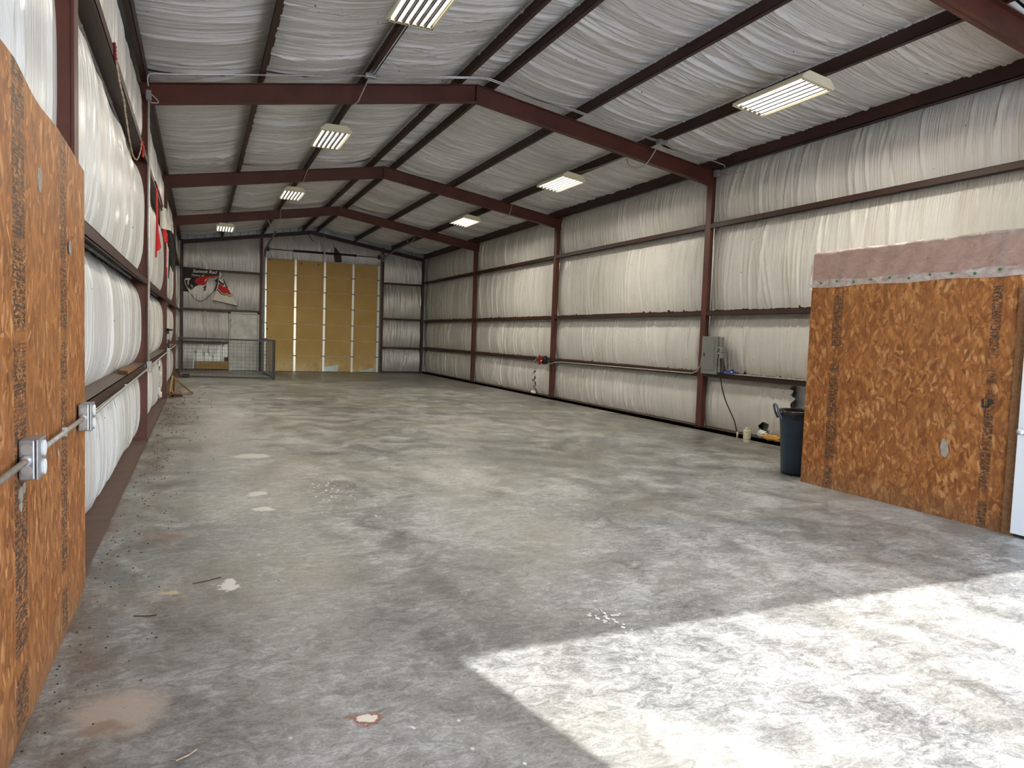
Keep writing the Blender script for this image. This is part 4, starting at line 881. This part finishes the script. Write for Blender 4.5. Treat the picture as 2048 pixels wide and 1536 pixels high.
pn = thing('pennant', 'white triangular pennant with red and black swoosh beside the torn banner', 'pennant', (1.4, YB-0.05, 3.7)); y1 = YB-0.05
cut('pennant_cloth', [(1.313, 3.711), (1.948, 2.445), (1.07, 2.612), (1.218, 2.985), (1.265, 3.335)], y1, 'whitecloth', pn)
cut('red_swoosh', [(1.286, 3.249), (1.347, 3.231), (1.439, 3.128), (1.551, 3.157), (1.727, 2.872), (1.635, 2.845), (1.573, 2.907), (1.482, 2.869), (1.38, 2.918), (1.247, 3.062)], y1-0.004, 'red', pn)
cut('black_stroke', [(1.275, 3.368), (1.438, 3.248), (1.458, 3.325), (1.478, 3.315), (1.449, 3.161), (1.265, 3.302)], y1-0.004, 'blackcloth', pn)
cut('black_stroke', [(1.227, 3.05), (1.38, 2.885), (1.482, 2.837), (1.564, 2.874), (1.636, 2.801), (1.748, 2.819), (1.759, 2.797), (1.626, 2.775), (1.554, 2.841), (1.483, 2.808), (1.36, 2.852), (1.217, 3.006)], y1-0.005, 'blackcloth', pn)
cut('black_stroke', [(1.44, 3.44), (1.60, 3.10), (1.57, 3.10), (1.50, 3.20), (1.42, 3.42)], y1-0.005, 'blackcloth', pn)
mb = MB(); mb.tube([(1.069, y1-0.004, 2.612), (1.947, y1-0.004, 2.445)], 0.013, 6); mb.build('hem_rod', 'black', pn)
put_text('Sum', 0.105, 1.36, 3.39, y1-0.004, 'ink', pn, 0, 0.003, 1.15)

def cloth(name, pts, y, mat, label, cat='flag', fold=0.02, th=0.004, group=None, parent=None):
    """hanging cloth: outline in (x, z) at depth y, gently folded"""
    import bmesh
    me = MB().poly([(x, y, z) for x, z in pts], (0, th, 0)).mesh(name); bm = bmesh.new(); bm.from_mesh(me)
    bmesh.ops.triangulate(bm, faces=bm.faces[:]); bmesh.ops.subdivide_edges(bm, edges=bm.edges[:], cuts=3, use_grid_fill=True); bmesh.ops.recalc_face_normals(bm, faces=bm.faces)
    for v in bm.verts: v.co.y += fold*math.sin(v.co.x*60+v.co.z*3)+fold*0.8*math.sin(v.co.z*5+v.co.x*20)
    bm.to_mesh(me); bm.free(); o = link(name, me, mat, parent, False)
    if label: tag(o, label, cat, group)
    return o
def sc_to(pts, ysrc, y):     # slide an outline along its own sight distance to a new depth
    out = []
    for p in pts:
        yy = ysrc if ysrc else p[0]; x = p[0] if ysrc else 0.03; t = y/yy
        out.append((CAM.x+(x-CAM.x)*t, CAM.z+(p[1]-CAM.z)*t))
    return out
cloth('red_flag', sc_to([(12.271, 3.657), (12.667, 3.726), (12.904, 3.33), (13.028, 3.108), (13.859, 2.93), (13.272, 2.824), (12.628, 2.75), (12.533, 2.641), (12.049, 2.604), (12.297, 3.244)], None, 12.5), 12.5, 'red', 'long red pennant streamer hanging from the upper left girt', fold=0.012)
cloth('white_flag', sc_to([(-0.1, 3.92), (-0.069, 3.937), (0.034, 3.906), (0.04, 3.857), (0.112, 3.485), (-0.086, 3.509)], 16, 15), 15.0, 'whitecloth', 'white flag hanging among the red and black ones on the left wall')
cloth('black_flag', sc_to([(0.029, 3.498), (0.112, 3.478), (0.158, 3.411), (0.224, 3.006), (0.199, 2.806), (0.148, 2.66), (0.096, 2.798), (0.071, 2.513), (0.058, 2.555), (0.075, 3.263)], 16, 15.05), 15.05, 'blackcloth', 'ragged black flag hanging below the white flag on the left wall')
cloth('red_flag', sc_to([(-0.061, 3.448), (-0.01, 3.509), (0.029, 3.484), (0.055, 3.233), (0.004, 3.236)], 16, 14.95), 14.95, 'red', 'small red flag scrap under the white flag on the left wall')
fp = sc_to([(0.039, 3.25), (0.035, 2.589)], 16, 14.95)
mb = MB(); mb.tube([(fp[0][0], 14.95, fp[0][1]), (fp[1][0], 14.95, fp[1][1])], 0.012, 8); stf = mb.build('flag_stick', 'red', None); tag(stf, 'thin red and white stick hanging below the red flag scrap', 'stick')
mb = MB(); mb.box((fp[0][0]-0.005, 14.933, fp[1][1]+0.15), (fp[0][0]+0.003, 14.94, fp[0][1]-0.02)); mb.build('white_stripe', 'white', stf)
mb = MB(); mb.tube(smooth_path([(0.01, 12.45, 3.78), (0.03, 13.2, 3.72), (0.03, 14.2, 3.70), (0.0, 14.95, 3.78)]), 0.012, 6); tag(mb.build('flag_line', 'darkred', None, True), 'dark red line the flags hang from on the left wall', 'line')
# rags and rope along the upper left girt
mb = MB(); mb.tube(smooth_path([(0.006, 6.70, 3.82), (0.012, 6.73, 3.79), (0.008, 6.76, 3.75), (0.012, 6.80, 3.72)]), [0.007+0.007*abs(math.sin(i*0.9)) for i in range(19)], 6); tag(mb.build('red_rag', 'darkred', None, True), 'small dark red rag stuffed on the upper left girt near the viewer', 'rag')
mb = MB(); P = smooth_path([(0.012, 6.83, 3.735), (0.012, 6.98, 3.66), (0.012, 7.19, 3.62), (0.012, 7.50, 3.58), (0.010, 7.62, 3.52), (0.006, 7.79, 3.50), (0.0, 8.2, 3.40), (-0.01, 8.76, 3.37), (0.0, 9.15, 3.42), (0.01, 9.45, 3.58), (0.014, 9.60, 3.72)]); mb.tube(P, [0.007+0.003*math.sin(i*2.3) for i in range(len(P))], 6); tag(mb.build('frayed_rope', 'rope', None, True), 'frayed tan rope drooping from the upper left girt', 'rope')
mb = MB(); P = smooth_path([(0.012, 9.72, 3.75), (0.018, 9.75, 3.70), (0.016, 9.78, 3.64), (0.014, 9.80, 3.58)]); mb.tube(P, [0.012+0.005*math.sin(i*1.3) for i in range(len(P))], 6); tag(mb.build('red_rag', 'red', None, True), 'bright red tassel at the far end of the frayed rope', 'rag')

# ------------------------------------------------------------------ litter on the floor
r = np.random.default_rng(21); mb = MB()
for i in range(420):
    y = r.uniform(2.6, 20); x = abs(r.normal(0.05, 0.16+0.01*y))+0.05; s = r.uniform(0.002, 0.008)*(0.5+0.09*y)
    mb.lathe((x, y, 0), [(s, 0), (s*0.8, s*0.5), (s*0.2, s*0.8)], 5, (r.normal(0, .1), r.normal(0, .1), 1))
for i in range(120):
    x, y = r.uniform(0.4, 8.5), r.uniform(2.6, 26)
    if x > 7 and y < 6.5: continue
    s = r.uniform(0.0015, 0.005)*(0.6+0.08*y); mb.lathe((x, y, 0), [(s, 0), (s*0.8, s*0.4), (s*0.2, s*0.6)], 5)
tag(mb.build('dirt_crumbs', 'debris'), 'dark dirt crumbs scattered on the floor along the left wall', 'dirt', kind='stuff')
mb = MB()
for i in range(90):
    x, y = 1.85+r.normal(0, 0.14), 7.3+r.normal(0, 0.5)
    if i > 60: x, y = 2.8+r.normal(0, 0.06), 3.5+r.normal(0, 0.1)
    s = r.uniform(0.006, 0.018); a = r.uniform(0, 6); mb.poly([(x+s*math.cos(a+t)*(0.6+0.4*r.random()), y+1.2*s*math.sin(a+t), 0.0008) for t in (0, 1.3, 2.6, 3.9, 5.2)], (0, 0, 0.001))
tag(mb.build('paint_chips', 'chip'), 'pale chips scattered in the middle of the floor', 'chips', kind='stuff')
for i, (x, y, a, l, lab) in enumerate(((0.62, 4.75, 0.35, 0.17, 'thin dry twig on the floor beside the white chip stain'), (0.33, 4.30, -0.3, 0.12, 'bent twig on the floor near the left strand board'), (0.58, 2.78, 0.5, 0.08, 'pale straw on the floor at the bottom left'))):
    mb = MB(); d = Vector((math.cos(a), math.sin(a), 0)); mb.tube([Vector((x, y, 0.004)), Vector((x, y, 0.004))+d*l*0.6, Vector((x, y, 0.004))+d*l+Vector((0, 0.015, 0))], 0.0032, 5); tag(mb.build('twig', 'wood_dark' if i < 2 else 'rope', None), lab, 'twig')
